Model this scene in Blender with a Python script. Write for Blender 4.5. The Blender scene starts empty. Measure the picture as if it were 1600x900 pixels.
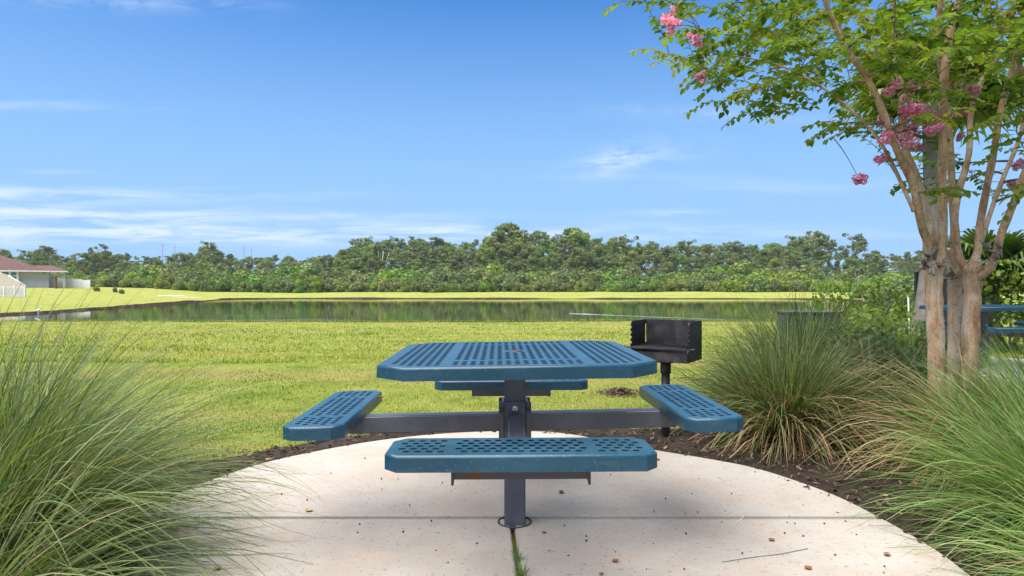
import bpy, bmesh, math, random
import numpy as np
from mathutils import Vector, Matrix, geometry

random.seed(7)
RNG = np.random.default_rng(11)
C = bpy.context.scene.collection
SC = bpy.context.scene
R = math.radians
PI = math.pi

# ------------------------------------------------------------------ camera, sky, sun, exposure
CAM_H = 1.042
cam_d = bpy.data.cameras.new('camera')
cam = bpy.data.objects.new('camera', cam_d)
C.objects.link(cam)
cam.location = (0, 0, CAM_H)
cam.rotation_euler = (PI / 2, 0, 0)
FPX = 985.0                                    # focal length in pixels of the 1600 px wide picture
cam_d.sensor_width = 36.0
cam_d.lens = 36.0 * FPX / 1600.0
cam_d.clip_start = 0.05
cam_d.clip_end = 4000
SC.camera = cam
SC.view_settings.view_transform = 'Standard'
SC.view_settings.look = 'None'
SC.view_settings.exposure = 1.25
SC.view_settings.gamma = 1.0
SC.view_settings.use_curve_mapping = False
SC.render.engine = 'CYCLES'
SC.cycles.max_bounces = 6
SC.cycles.transparent_max_bounces = 8

SUN_EL, SUN_AZ = R(70), R(235)                 # azimuth clockwise from +Y: behind the camera, to its left
sd = Vector((math.sin(SUN_AZ) * math.cos(SUN_EL), math.cos(SUN_AZ) * math.cos(SUN_EL), math.sin(SUN_EL)))
sun_d = bpy.data.lights.new('sun', 'SUN')
sun_d.energy = 4.6
sun_d.angle = R(80)
sun_d.color = (1.0, 0.93, 0.80)
sun = bpy.data.objects.new('sun', sun_d)
C.objects.link(sun)
sun.rotation_euler = (-sd).to_track_quat('-Z', 'Y').to_euler()

world = bpy.data.worlds.new('World')
SC.world = world
world.use_nodes = True


class NT:
    """small helper to write node trees"""
    def __init__(s, tree):
        s.t = tree
        s.n = tree.nodes
        s.l = tree.links

    def put(s, sock, v):
        if hasattr(v, 'is_output') or isinstance(v, bpy.types.NodeSocket):
            s.l.new(v, sock)
        elif v is not None:
            sock.default_value = v

    def node(s, typ, **kw):
        n = s.n.new(typ)
        for k, v in kw.items():
            setattr(n, k, v)
        return n

    def math(s, op, a, b=None, c=None, clamp=False):
        n = s.node('ShaderNodeMath', operation=op, use_clamp=clamp)
        s.put(n.inputs[0], a); s.put(n.inputs[1], b); s.put(n.inputs[2], c)
        return n.outputs[0]

    def mix(s, f, a, b, blend='MIX'):
        n = s.node('ShaderNodeMix', data_type='RGBA', blend_type=blend)
        s.put(n.inputs[0], f)
        for i, v in ((6, a), (7, b)):
            if isinstance(v, tuple) and len(v) == 3:
                v = (*v, 1)
            s.put(n.inputs[i], v)
        return n.outputs[2]

    def ramp(s, f, stops, interp='LINEAR'):
        n = s.node('ShaderNodeValToRGB')
        n.color_ramp.interpolation = interp
        els = n.color_ramp.elements
        while len(els) < len(stops):
            els.new(0.5)
        for e, (p, c) in zip(els, stops):
            e.position = p
            e.color = (*c, 1) if len(c) == 3 else c
        s.put(n.inputs[0], f)
        return n.outputs[0]

    def noise(s, vec, scale, detail=4, rough=0.55, dist=0.0):
        n = s.node('ShaderNodeTexNoise')
        s.put(n.inputs['Vector'], vec)
        n.inputs['Scale'].default_value = scale
        n.inputs['Detail'].default_value = detail
        n.inputs['Roughness'].default_value = rough
        n.inputs['Distortion'].default_value = dist
        return n.outputs['Fac']

    def mapping(s, vec, scale=(1, 1, 1), rot=(0, 0, 0), loc=(0, 0, 0)):
        n = s.node('ShaderNodeMapping')
        s.put(n.inputs['Vector'], vec)
        n.inputs['Scale'].default_value = scale
        n.inputs['Rotation'].default_value = rot
        n.inputs['Location'].default_value = loc
        return n.outputs[0]

    def step(s, v, a, b):
        n = s.node('ShaderNodeMapRange', interpolation_type='SMOOTHSTEP')
        s.put(n.inputs['Value'], v)
        n.inputs['From Min'].default_value = a
        n.inputs['From Max'].default_value = b
        return n.outputs[0]


def build_sky():
    w = NT(world.node_tree)
    w.n.clear()
    out = w.node('ShaderNodeOutputWorld')
    bg = w.node('ShaderNodeBackground')
    bg.inputs['Strength'].default_value = 0.067
    sky = w.node('ShaderNodeTexSky', sky_type='NISHITA', sun_disc=False)
    sky.sun_elevation = SUN_EL
    sky.sun_rotation = SUN_AZ
    sky.altitude = 0
    sky.air_density = 1.0
    sky.dust_density = 0.3
    sky.ozone_density = 2.5
    tc = w.node('ShaderNodeTexCoord').outputs['Generated']
    sep = w.node('ShaderNodeSeparateXYZ')
    w.l.new(tc, sep.inputs[0])
    x, y, z = sep.outputs
    az = w.math('ARCTAN2', x, y)
    el = w.math('ARCSINE', z)
    # thin cirrus: streaks fixed in the sky, each broken up by noise (u, v: direction as seen when facing +Y)
    yc = w.math('MAXIMUM', y, 0.05)
    u = w.math('DIVIDE', x, yc); v = w.math('DIVIDE', z, yc)
    front = w.step(y, 0.1, 0.35)
    cmb = w.node('ShaderNodeCombineXYZ')
    w.put(cmb.inputs[0], u); w.put(cmb.inputs[1], v)
    sk = cmb.outputs[0]
    wob = w.math('MULTIPLY', w.math('SUBTRACT', w.noise(w.mapping(sk, (2.2, 5, 1)), 1.0, 3), 0.5), 0.05)
    brk = w.step(w.noise(w.mapping(sk, (5, 55, 1), (0, 0, R(2))), 1.0, 7, 0.62, 0.4), 0.34, 0.66)
    fine = w.step(w.noise(w.mapping(sk, (9, 34, 1), (0, 0, R(-22))), 1.0, 7, 0.65, 0.8), 0.36, 0.64)
    tot = None
    for u0, v0, wu, wv, sl, amp, tx in ((-.78, .150, .36, .011, -.004, 1.05, brk), (-.72, .122, .34, .012, -.012, 1.0, brk), (-.62, .090, .62, .020, .0, 1.15, brk), (-.85, .108, .25, .03, 0, .55, brk),
                                        (-.25, .086, .55, .012, 0, .55, brk), (-.22, .116, .12, .004, -.01, .5, brk), (.265, .118, .085, .005, 0, .75, brk), (.25, .088, .5, .012, 0, .30, brk),
                                        (.165, .205, .055, .020, .30, .85, fine), (.22, .215, .10, .02, .1, .30, fine), (.30, .275, .16, .012, -.05, .35, fine), (-.80, .29, .22, .008, -.02, .40, brk), (-.62, .455, .22, .016, -.02, .40, fine),
                                        (.30, .175, .3, .007, -.02, .32, brk), (.42, .160, .2, .008, 0, .28, brk), (-.75, .185, .1, .004, 0, .35, brk), (-.6, .175, .1, .004, 0, .25, brk)):
        du = w.math('SUBTRACT', u, u0)
        a = w.math('DIVIDE', du, wu)
        dv = w.math('SUBTRACT', w.math('SUBTRACT', w.math('ADD', v, w.math('MULTIPLY', wob, .5)), v0), w.math('MULTIPLY', du, sl))
        b = w.math('DIVIDE', dv, wv)
        g = w.math('EXPONENT', w.math('MULTIPLY', w.math('ADD', w.math('MULTIPLY', a, a), w.math('MULTIPLY', b, b)), -1.0))
        g = w.math('MULTIPLY', w.math('MULTIPLY', g, amp * .85), tx)
        tot = g if tot is None else w.math('ADD', tot, g)
    # the rest of the sky carries the same thin stuff
    back = w.math('MULTIPLY', w.step(w.noise(w.mapping(tc, (2, 2, 9)), 1.4, 6, 0.6, 0.4), 0.52, 0.70), 0.35)
    cloud = w.math('ADD', w.math('MULTIPLY', tot, front), w.math('MULTIPLY', back, w.step(y, 0.35, 0.1)), clamp=True)
    hs = w.node('ShaderNodeHueSaturation')
    w.l.new(sky.outputs[0], hs.inputs['Color'])
    hs.inputs['Saturation'].default_value = 1.46
    hs.inputs['Value'].default_value = 1.12
    hs.inputs['Hue'].default_value = 0.510
    # the sky of this place stays blue down to the trees: less of the yellowish horizon
    blue = w.mix(w.step(el, 0.58, 0.03), hs.outputs[0], (2.1, 3.85, 6.4), 'MIX')
    col = w.mix(w.math('MULTIPLY', cloud, 0.75), blue, (5.6, 6.3, 7.2))
    w.l.new(col, bg.inputs['Color'])
    w.l.new(bg.outputs[0], out.inputs['Surface'])


build_sky()

# ------------------------------------------------------------------ helpers: objects
def tag(o, label=None, cat=None, group=None, kind=None):
    if label: o['label'] = label
    if cat: o['category'] = cat
    if group: o['group'] = group
    if kind: o['kind'] = kind
    return o


def empty(name, loc=(0, 0, 0), rz=0.0, **kw):
    o = bpy.data.objects.new(name, None)
    o.empty_display_size = 0.1
    o.location = loc
    o.rotation_euler = (0, 0, rz)
    C.objects.link(o)
    return tag(o, **kw)


def link(name, me, mat=None, parent=None):
    if mat is not None:
        me.materials.clear()
        for m in (mat if isinstance(mat, (list, tuple)) else [mat]):
            me.materials.append(m)
    o = bpy.data.objects.new(name, me)
    C.objects.link(o)
    if parent is not None:
        o.parent = parent
    return o


def mesh_np(V, F, attrs=None, smooth=False, fattrs=None):
    """V (n,3), F list of (m,k) index arrays -> mesh; attrs are per-vertex floats"""
    me = bpy.data.meshes.new('m')
    V = np.asarray(V, np.float32)
    if not isinstance(F, list): F = [F]
    F = [np.asarray(f, np.int32) for f in F if len(f)]
    me.vertices.add(len(V))
    me.vertices.foreach_set('co', V.ravel())
    loops = np.concatenate([f.ravel() for f in F])
    tot = np.concatenate([np.full(len(f), f.shape[1], np.int32) for f in F])
    start = np.concatenate([[0], np.cumsum(tot)[:-1]]).astype(np.int32)
    me.loops.add(len(loops))
    me.loops.foreach_set('vertex_index', loops)
    me.polygons.add(len(tot))
    me.polygons.foreach_set('loop_start', start)
    me.polygons.foreach_set('loop_total', tot)
    me.polygons.foreach_set('use_smooth', np.full(len(tot), smooth))
    me.update(calc_edges=True)
    for k, a in (attrs or {}).items():
        at = me.attributes.new(k, 'FLOAT', 'POINT')
        at.data.foreach_set('value', np.asarray(a, np.float32))
    me.validate()
    return me


class MB:
    """collects boxes, prisms and tubes into one mesh"""
    def __init__(s):
        s.V = []; s.F = []; s.sm = []; s.n = 0

    def add(s, V, F, smooth=False):
        V = [tuple(v) for v in V]
        s.V += V
        s.F += [tuple(i + s.n for i in f) for f in F]
        s.sm += [smooth] * len(F)
        s.n += len(V)
        return s

    def box(s, c, d, M=None):
        x, y, z = (k / 2 for k in d)
        P = [Vector((sx * x, sy * y, sz * z)) for sz in (-1, 1) for sy in (-1, 1) for sx in (-1, 1)]
        if M is not None: P = [M @ p for p in P]
        P = [p + Vector(c) for p in P]
        return s.add(P, [(0, 2, 3, 1), (4, 5, 7, 6), (0, 1, 5, 4), (2, 6, 7, 3), (0, 4, 6, 2), (1, 3, 7, 5)])

    def tube(s, pts, rad, n=10, caps=True, smooth=True):
        V, F = tube_geo(pts, rad, n, caps)
        return s.add(V, F, smooth)

    def prism(s, poly, z0, z1, M=None):
        k = len(poly)
        P = [Vector((x, y, z0)) for x, y in poly] + [Vector((x, y, z1)) for x, y in poly]
        if M is not None: P = [M @ p for p in P]
        return s.add(P, [tuple(reversed(range(k))), tuple(range(k, 2 * k))] +
                     [(i, (i + 1) % k, k + (i + 1) % k, k + i) for i in range(k)])

    def mesh(s, bevel=0.0, seg=2):
        me = bpy.data.meshes.new('m')
        me.from_pydata([tuple(v) for v in s.V], [], s.F)
        me.polygons.foreach_set('use_smooth', s.sm)
        me.update()
        if bevel:
            bm = bmesh.new(); bm.from_mesh(me)
            es = [e for e in bm.edges if len(e.link_faces) == 2 and e.calc_face_angle(0) > 0.5]
            bmesh.ops.bevel(bm, geom=es, offset=bevel, segments=seg, affect='EDGES', clamp_overlap=True)
            bm.to_mesh(me); bm.free()
        return me

    def build(s, name, mat, parent=None, bevel=0.0, seg=2):
        return link(name, s.mesh(bevel, seg), mat, parent)


def tube_geo(pts, rad, n=10, caps=True):
    P = [Vector(p) for p in pts]
    if not hasattr(rad, '__len__'): rad = [rad] * len(P)
    V, F = [], []
    t0 = (P[1] - P[0]).normalized()
    u = t0.orthogonal().normalized()
    for i, p in enumerate(P):
        t = (P[min(i + 1, len(P) - 1)] - P[max(i - 1, 0)]).normalized()
        u = (u - t * u.dot(t)).normalized()
        v = t.cross(u)
        for k in range(n):
            a = 2 * PI * k / n
            V.append(p + (u * math.cos(a) + v * math.sin(a)) * rad[i])
    for i in range(len(P) - 1):
        for k in range(n):
            F.append((i * n + k, i * n + (k + 1) % n, (i + 1) * n + (k + 1) % n, (i + 1) * n + k))
    if caps:
        F.append(tuple(reversed(range(n))))
        F.append(tuple((len(P) - 1) * n + k for k in range(n)))
    return V, F


def smooth_path(pts, k=5, extra=None):
    """Catmull-Rom through pts (and the same blend of the extra values)"""
    P = [Vector(p) for p in pts]
    out, ex = [], []
    for i in range(len(P) - 1):
        a, b, c, d = P[max(i - 1, 0)], P[i], P[i + 1], P[min(i + 2, len(P) - 1)]
        for j in range(k):
            t = j / k
            out.append(0.5 * ((2 * b) + (c - a) * t + (2 * a - 5 * b + 4 * c - d) * t * t + (3 * b - a - 3 * c + d) * t ** 3))
            if extra: ex.append(extra[i] * (1 - t) + extra[i + 1] * t)
    out.append(P[-1])
    if extra: ex.append(extra[-1]); return out, ex
    return out


def cdt(outer, holes=(), inner=()):
    """triangulate a polygon with holes and inner points -> verts2d, tris"""
    vs, es = [], []
    def loop(l):
        b = len(vs)
        vs.extend(Vector(p[:2]) for p in l)
        es.extend((b + i, b + (i + 1) % len(l)) for i in range(len(l)))
    loop(outer)
    for h in holes: loop(h)
    vs.extend(Vector(p[:2]) for p in inner)
    V, E, F, *_ = geometry.delaunay_2d_cdt(vs, es, [], 1, 1e-6)
    return [tuple(v) for v in V], [tuple(f) for f in F]


def in_poly(x, y, poly):
    x = np.asarray(x, float); y = np.asarray(y, float)
    P = np.asarray([p[:2] for p in poly], float)
    ins = np.zeros(x.shape, bool)
    j = len(P) - 1
    for i in range(len(P)):
        xi, yi = P[i]; xj, yj = P[j]
        if yi != yj:
            ins ^= ((yi > y) != (yj > y)) & (x < (xj - xi) * (y - yi) / (yj - yi) + xi)
        j = i
    return ins


def at(px, py, d):
    """the point of the place that the photo shows at pixel (px, py) when it stands d metres away"""
    return Vector(((px - 800) / FPX * d, d, CAM_H - (py - 450) / FPX * d))


def sstep(v, a, b):
    t = np.clip((np.asarray(v, float) - a) / (b - a), 0, 1)
    return t * t * (3 - 2 * t)


def vnoise(x, y, seed=0):
    """cheap smooth value noise, numpy"""
    x = np.asarray(x, float); y = np.asarray(y, float)
    xi = np.floor(x).astype(int); yi = np.floor(y).astype(int)
    fx = x - xi; fy = y - yi
    fx = fx * fx * (3 - 2 * fx); fy = fy * fy * (3 - 2 * fy)
    def h(a, b):
        n = (a * 374761393 + b * 668265263 + seed * 1442695) & 0x7fffffff
        n = ((n ^ (n >> 13)) * 1274126177) & 0x7fffffff
        return ((n ^ (n >> 16)) & 0xffff) / 65535.0
    return (h(xi, yi) * (1 - fx) + h(xi + 1, yi) * fx) * (1 - fy) + (h(xi, yi + 1) * (1 - fx) + h(xi + 1, yi + 1) * fx) * fy


def copy_tree(o, parent=None):
    c = o.copy()
    C.objects.link(c)
    c.parent = parent
    for ch in list(o.children): copy_tree(ch, c)
    return c


# ------------------------------------------------------------------ materials
def new_mat(name):
    m = bpy.data.materials.new(name)
    m.use_nodes = True
    t = NT(m.node_tree)
    t.n.clear()
    out = t.node('ShaderNodeOutputMaterial')
    b = t.node('ShaderNodeBsdfPrincipled')
    t.l.new(b.outputs[0], out.inputs[0])
    return m, t, b, out


def pset(t, b, **kw):
    names = dict(col='Base Color', rough='Roughness', metal='Metallic', spec='Specular IOR Level', nrm='Normal', coat='Coat Weight', alpha='Alpha')
    for k, v in kw.items():
        if isinstance(v, tuple) and len(v) == 3: v = (*v, 1)
        t.put(b.inputs[names[k]], v)


def bump(t, h, strength=0.3, dist=0.01):
    n = t.node('ShaderNodeBump')
    n.inputs['Strength'].default_value = strength
    n.inputs['Distance'].default_value = dist
    t.put(n.inputs['Height'], h)
    return n.outputs[0]


def obj_co(t): return t.node('ShaderNodeTexCoord').outputs['Object']
def pos_co(t): return t.node('ShaderNodeNewGeometry').outputs['Position']


def attr(t, name):
    n = t.node('ShaderNodeAttribute', attribute_name=name)
    return n.outputs['Fac']


def mat_simple(name, c1, c2, rough=0.6, scale=8, spec=0.4, bmp=0.0, metal=0.0, detail=5):
    m, t, b, o = new_mat(name)
    co = obj_co(t)
    n = t.noise(co, scale, detail)
    pset(t, b, col=t.mix(t.step(n, 0.3, 0.7), c1, c2), rough=rough, spec=spec, metal=metal)
    if bmp: pset(t, b, nrm=bump(t, t.noise(co, scale * 6, 4), bmp, 0.01))
    return m


def mat_leaf(name, cols, trans=0.35, rough=0.5, hue=0.03, val=0.25, sat=0.15, spec=0.3):
    """foliage: the 'rnd' attribute picks the tone of a leaf, each plant has its own tint"""
    m, t, b, o = new_mat(name)
    c = t.ramp(attr(t, 'rnd'), [(i / (len(cols) - 1), k) for i, k in enumerate(cols)])
    oi = t.node('ShaderNodeObjectInfo').outputs['Random']
    r2 = t.math('FRACT', t.math('MULTIPLY', oi, 17.31))
    hs = t.node('ShaderNodeHueSaturation')
    t.put(hs.inputs['Color'], c)
    t.put(hs.inputs['Hue'], t.math('ADD', 0.5 - hue / 2, t.math('MULTIPLY', oi, hue)))
    t.put(hs.inputs['Value'], t.math('ADD', 1 - val / 2, t.math('MULTIPLY', r2, val)))
    t.put(hs.inputs['Saturation'], t.math('ADD', 1 - sat / 2, t.math('MULTIPLY', r2, sat)))
    pset(t, b, col=hs.outputs[0], rough=rough, spec=spec)
    if trans:
        tr = t.node('ShaderNodeBsdfTranslucent')
        t.put(tr.inputs['Color'], t.mix(1.0, hs.outputs[0], (1.5, 1.45, 0.6), 'MULTIPLY'))
        mx = t.node('ShaderNodeMixShader')
        mx.inputs[0].default_value = trans
        t.l.new(b.outputs[0], mx.inputs[1]); t.l.new(tr.outputs[0], mx.inputs[2])
        t.l.new(mx.outputs[0], o.inputs[0])
    return m


M = {}


def make_materials():
    # blue plastisol coating, slightly faded and scuffed
    m, t, b, o = new_mat('blue_coating')
    co = obj_co(t)
    n = t.noise(co, 3.0, 5); f = t.noise(co, 90, 3)
    c = t.mix(t.step(n, 0.35, 0.7), (0.008, 0.044, 0.080), (0.014, 0.062, 0.102))
    sp = t.noise(co, 120, 3, 0.5)
    c = t.mix(t.math('MULTIPLY', t.step(sp, 0.62, 0.70), 0.3), c, (0.20, 0.28, 0.33))
    n4 = t.noise(t.mapping(co, (1, 1, 3)), 9, 6, 0.7)
    c = t.mix(t.math('MULTIPLY', t.step(n4, 0.50, 0.66), 0.22), c, (0.07, 0.14, 0.20))
    pset(t, b, col=c, rough=t.math('ADD', 0.22, t.math('MULTIPLY', n, 0.25)), spec=0.5, nrm=bump(t, f, 0.12, 0.002))
    M['blue'] = m
    # slate grey-violet powder coat
    m, t, b, o = new_mat('slate_powder_coat')
    co = obj_co(t)
    n = t.noise(co, 5, 6, 0.65)
    c = t.mix(t.step(n, 0.35, 0.72), (0.056, 0.058, 0.082), (0.092, 0.094, 0.122))
    sc = t.noise(t.mapping(co, (1, 1, 0.15)), 60, 3)
    c = t.mix(t.math('MULTIPLY', t.step(sc, 0.66, 0.74), 0.3), c, (0.05, 0.05, 0.06))
    pset(t, b, col=c, rough=0.32, spec=0.5, nrm=bump(t, t.noise(co, 120, 2), 0.08, 0.002))
    M['slate'] = m
    m, t, b, o = new_mat('rusty_slate')
    co = obj_co(t)
    c = t.mix(t.step(t.noise(co, 14, 6, 0.7), 0.51, 0.59), (0.085, 0.075, 0.085), (0.15, 0.055, 0.022))
    pset(t, b, col=c, rough=0.75, spec=0.3, nrm=bump(t, t.noise(co, 70, 4), 0.3, 0.004))
    M['rusty'] = m
    M['dark_steel'] = mat_simple('dark_steel', (0.02, 0.02, 0.024), (0.045, 0.044, 0.05), 0.5, 9, 0.4, 0.1)
    M['zinc'] = mat_simple('zinc_bolt', (0.45, 0.45, 0.46), (0.6, 0.6, 0.6), 0.35, 40, 0.5, 0, 0.9)
    # grill steel, sooty
    m, t, b, o = new_mat('sooty_steel')
    co = obj_co(t)
    n = t.noise(co, 11, 7, 0.68)
    c = t.mix(t.step(n, 0.4, 0.75), (0.010, 0.010, 0.012), (0.050, 0.044, 0.046))
    c = t.mix(t.math('MULTIPLY', t.step(t.noise(co, 23, 6, 0.7), 0.58, 0.70), 0.6), c, (0.11, 0.04, 0.018))
    c = t.mix(t.math('MULTIPLY', t.step(t.noise(co, 70, 3), 0.66, 0.74), 0.25), c, (0.2, 0.19, 0.18))
    pset(t, b, col=c, rough=0.55, spec=0.45, nrm=bump(t, t.noise(co, 60, 4), 0.25, 0.003))
    M['soot'] = m
    # concrete
    m, t, b, o = new_mat('broomed_concrete')
    co = pos_co(t)
    big = t.noise(co, 0.9, 5, 0.6); mid = t.noise(co, 5.5, 7, 0.7); fin = t.noise(co, 130, 3, 0.6)
    c = t.ramp(big, [(0.36, (0.285, 0.252, 0.220)), (0.5, (0.345, 0.314, 0.282)), (0.64, (0.37, 0.346, 0.320))])
    c = t.mix(t.math('MULTIPLY', t.step(mid, 0.47, 0.64), 0.55), c, (0.31, 0.255, 0.215))
    c = t.mix(t.math('MULTIPLY', t.step(t.noise(co, 2.3, 6, 0.7), 0.52, 0.64), 0.30), c, (0.42, 0.29, 0.21))
    c = t.mix(t.math('MULTIPLY', t.step(fin, 0.44, 0.62), 0.45), c, (0.25, 0.245, 0.225))
    pit = t.noise(co, 46, 2, 0.5)
    c = t.mix(t.math('MULTIPLY', t.step(pit, 0.63, 0.68), 0.6), c, (0.14, 0.12, 0.105))
    st = t.noise(t.mapping(co, (3, 40, 1), (0, 0, 0.3)), 3, 3)
    c = t.mix(t.math('MULTIPLY', t.step(st, 0.56, 0.66), 0.35), c, (0.25, 0.22, 0.20))
    h = t.math('ADD', t.math('MULTIPLY', fin, 0.5), t.math('MULTIPLY', mid, 0.5))
    pset(t, b, col=c, rough=0.85, spec=0.25, nrm=bump(t, h, 0.35, 0.006))
    M['concrete'] = m
    # mulch soil
    m, t, b, o = new_mat('mulch_soil')
    co = pos_co(t)
    n = t.noise(co, 3, 5); f = t.noise(co, 45, 6, 0.75)
    c = t.mix(t.step(n, 0.35, 0.65), (0.030, 0.023, 0.019), (0.060, 0.044, 0.034))
    c = t.mix(t.step(f, 0.5, 0.72), c, (0.10, 0.075, 0.06))
    pset(t, b, col=c, rough=0.95, spec=0.15, nrm=bump(t, f, 1.0, 0.03))
    M['mulch'] = m
    # lawn
    m, t, b, o = new_mat('lawn')
    co = pos_co(t)
    n1 = t.noise(co, 0.22, 6, 0.6); n2 = t.noise(co, 1.7, 6, 0.7); n3 = t.noise(co, 42, 5, 0.75)
    n5 = t.noise(t.mapping(co, (0.25, 1.6, 1)), 0.55, 5, 0.65)
    c = t.ramp(n2, [(0.36, (0.110, 0.175, 0.020)), (0.5, (0.225, 0.285, 0.042)), (0.64, (0.33, 0.345, 0.085))])
    c = t.mix(t.math('MULTIPLY', t.step(n1, 0.43, 0.58), 0.5), c, (0.32, 0.335, 0.080))
    c = t.mix(t.math('MULTIPLY', t.step(n5, 0.47, 0.60), 0.6), c, (0.36, 0.285, 0.105))
    c = t.mix(t.math('MULTIPLY', t.step(n3, 0.42, 0.70), 0.7), c, (0.085, 0.11, 0.014))
    h = t.math('ADD', t.math('MULTIPLY', n3, 0.7), n2)
    pset(t, b, col=c, rough=0.9, spec=0.12, nrm=bump(t, h, 0.9, 0.08))
    M['lawn'] = m
    m, t, b, o = new_mat('bank_soil')
    co = pos_co(t)
    c = t.mix(t.step(t.noise(co, 1.2, 6, 0.7), 0.38, 0.7), (0.022, 0.015, 0.010), (0.065, 0.043, 0.028))
    pset(t, b, col=c, rough=0.95, spec=0.15, nrm=bump(t, t.noise(co, 4, 5), 0.8, 0.1))
    M['bank'] = m
    # pond water, nearly still
    m, t, b, o = new_mat('pond_water')
    co = pos_co(t)
    sep = t.node('ShaderNodeSeparateXYZ'); t.l.new(co, sep.inputs[0])
    rip = t.noise(t.mapping(co, (0.8, 2.6, 1)), 1.1, 4, 0.6)
    fine = t.noise(t.mapping(co, (3.0, 8.0, 1)), 1.6, 3, 0.6)
    patch = t.math('MULTIPLY', t.step(t.noise(t.mapping(co, (0.10, 0.3, 1), (0, 0, 0), (4, 2, 0)), 1.0, 3), 0.56, 0.64), t.step(sep.outputs[1], 46, 32))
    h = t.math('ADD', t.math('MULTIPLY', rip, 0.25), t.math('MULTIPLY', t.math('MULTIPLY', fine, patch), 0.9))
    pset(t, b, col=(0.018, 0.026, 0.012), rough=0.03, spec=0.5, nrm=bump(t, h, 0.10, 0.06))
    M['water'] = m
    m, t, b, o = new_mat('churned_water')
    co = pos_co(t)
    pset(t, b, col=(0.26, 0.32, 0.27), rough=0.25, spec=0.5, nrm=bump(t, t.noise(co, 6, 4), 0.6, 0.05))
    M['wake'] = m
    # crape myrtle bark: smooth peeling cinnamon with pale patches and grey lichen
    m, t, b, o = new_mat('myrtle_bark')
    co = pos_co(t)
    n = t.noise(t.mapping(co, (1, 1, 0.4)), 10, 6, 0.66, 0.4); n2 = t.noise(t.mapping(co, (1, 1, 0.55)), 22, 5, 0.65, 0.3)
    c = t.ramp(n, [(0.36, (0.26, 0.130, 0.066)), (0.45, (0.43, 0.245, 0.138)), (0.53, (0.55, 0.355, 0.220)), (0.62, (0.60, 0.46, 0.335))])
    c = t.mix(t.math('MULTIPLY', t.step(n2, 0.50, 0.60), 0.6), c, (0.47, 0.385, 0.305))
    str_ = t.noise(t.mapping(co, (1, 1, 0.08)), 55, 4, 0.6)
    c = t.mix(t.math('MULTIPLY', t.step(str_, 0.52, 0.64), 0.4), c, (0.25, 0.135, 0.075))
    c = t.mix(t.math('MULTIPLY', t.step(t.noise(co, 62, 3), 0.58, 0.66), 0.55), c, (0.12, 0.075, 0.05))
    sep = t.node('ShaderNodeSeparateXYZ'); t.l.new(co, sep.inputs[0])
    up = t.step(sep.outputs[2], 1.2, 2.6)
    c = t.mix(t.math('MULTIPLY', up, t.step(t.noise(co, 17, 6, 0.7), 0.52, 0.60)), c, (0.27, 0.23, 0.175))
    pset(t, b, col=c, rough=0.6, spec=0.3, nrm=bump(t, t.math('ADD', n2, n), 0.45, 0.012))
    M['bark'] = m
    M['twig'] = mat_simple('twig_bark', (0.12, 0.085, 0.05), (0.24, 0.19, 0.13), 0.8, 20, 0.2)
    M['stub'] = mat_simple('dead_wood', (0.16, 0.135, 0.11), (0.36, 0.31, 0.26), 0.9, 30, 0.15, 0.5)
    M['palm_trunk'] = mat_simple('palm_trunk', (0.13, 0.115, 0.10), (0.21, 0.19, 0.17), 0.9, 7, 0.2, 0.5)
    M['pine_bark'] = mat_simple('pine_bark', (0.14, 0.11, 0.09), (0.27, 0.23, 0.20), 0.9, 2, 0.15)
    M['dead_trunk'] = mat_simple('bleached_bark', (0.38, 0.35, 0.31), (0.50, 0.47, 0.43), 0.9, 2, 0.15)
    M['myrtle_leaf'] = mat_leaf('myrtle_leaf', [(0.055, 0.120, 0.014), (0.105, 0.19, 0.022), (0.18, 0.26, 0.030), (0.27, 0.28, 0.055)], 0.55, 0.42, 0, 0, 0, 0.35)
    M['petal'] = mat_leaf('pink_petal', [(0.46, 0.14, 0.33), (0.68, 0.28, 0.53), (0.82, 0.52, 0.71)], 0.3, 0.6, 0.02, 0.3, 0.2, 0.2)
    M['tree_leaf'] = mat_leaf('woodland_leaf', [(0.082, 0.130, 0.046), (0.140, 0.195, 0.066), (0.205, 0.255, 0.098)], 0.35, 0.6, 0.045, 0.5, 0.3, 0.2)
    M['pine_leaf'] = mat_leaf('pine_needles', [(0.085, 0.125, 0.060), (0.140, 0.190, 0.085), (0.205, 0.245, 0.120)], 0.35, 0.6, 0.04, 0.45, 0.35, 0.2)
    M['scrub_leaf'] = mat_leaf('scrub_leaf', [(0.070, 0.122, 0.030), (0.140, 0.205, 0.050), (0.235, 0.285, 0.085)], 0.3, 0.55, 0.06, 0.55, 0.45, 0.25)
    M['bright_leaf'] = mat_leaf('bright_leaf', [(0.05, 0.10, 0.014), (0.13, 0.21, 0.022), (0.24, 0.30, 0.04)], 0.35, 0.4, 0, 0, 0, 0.4)
    M['palm_leaf'] = mat_leaf('palm_frond', [(0.04, 0.085, 0.016), (0.085, 0.145, 0.025), (0.13, 0.18, 0.04)], 0.3, 0.4, 0, 0, 0, 0.4)
    M['blade'] = mat_leaf('ornamental_grass', [(0.042, 0.075, 0.022), (0.095, 0.145, 0.044), (0.175, 0.225, 0.085), (0.31, 0.31, 0.16)], 0.3, 0.5, 0.0, 0.0, 0.0, 0.3)
    M['fresh_blade'] = mat_leaf('fresh_grass', [(0.050, 0.110, 0.024), (0.108, 0.200, 0.046), (0.185, 0.275, 0.085), (0.31, 0.34, 0.15)], 0.32, 0.5, 0, 0, 0, 0.3)
    M['dry_blade'] = mat_leaf('dry_grass', [(0.16, 0.095, 0.045), (0.30, 0.205, 0.105), (0.42, 0.32, 0.19)], 0.2, 0.6, 0, 0, 0, 0.25)
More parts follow.
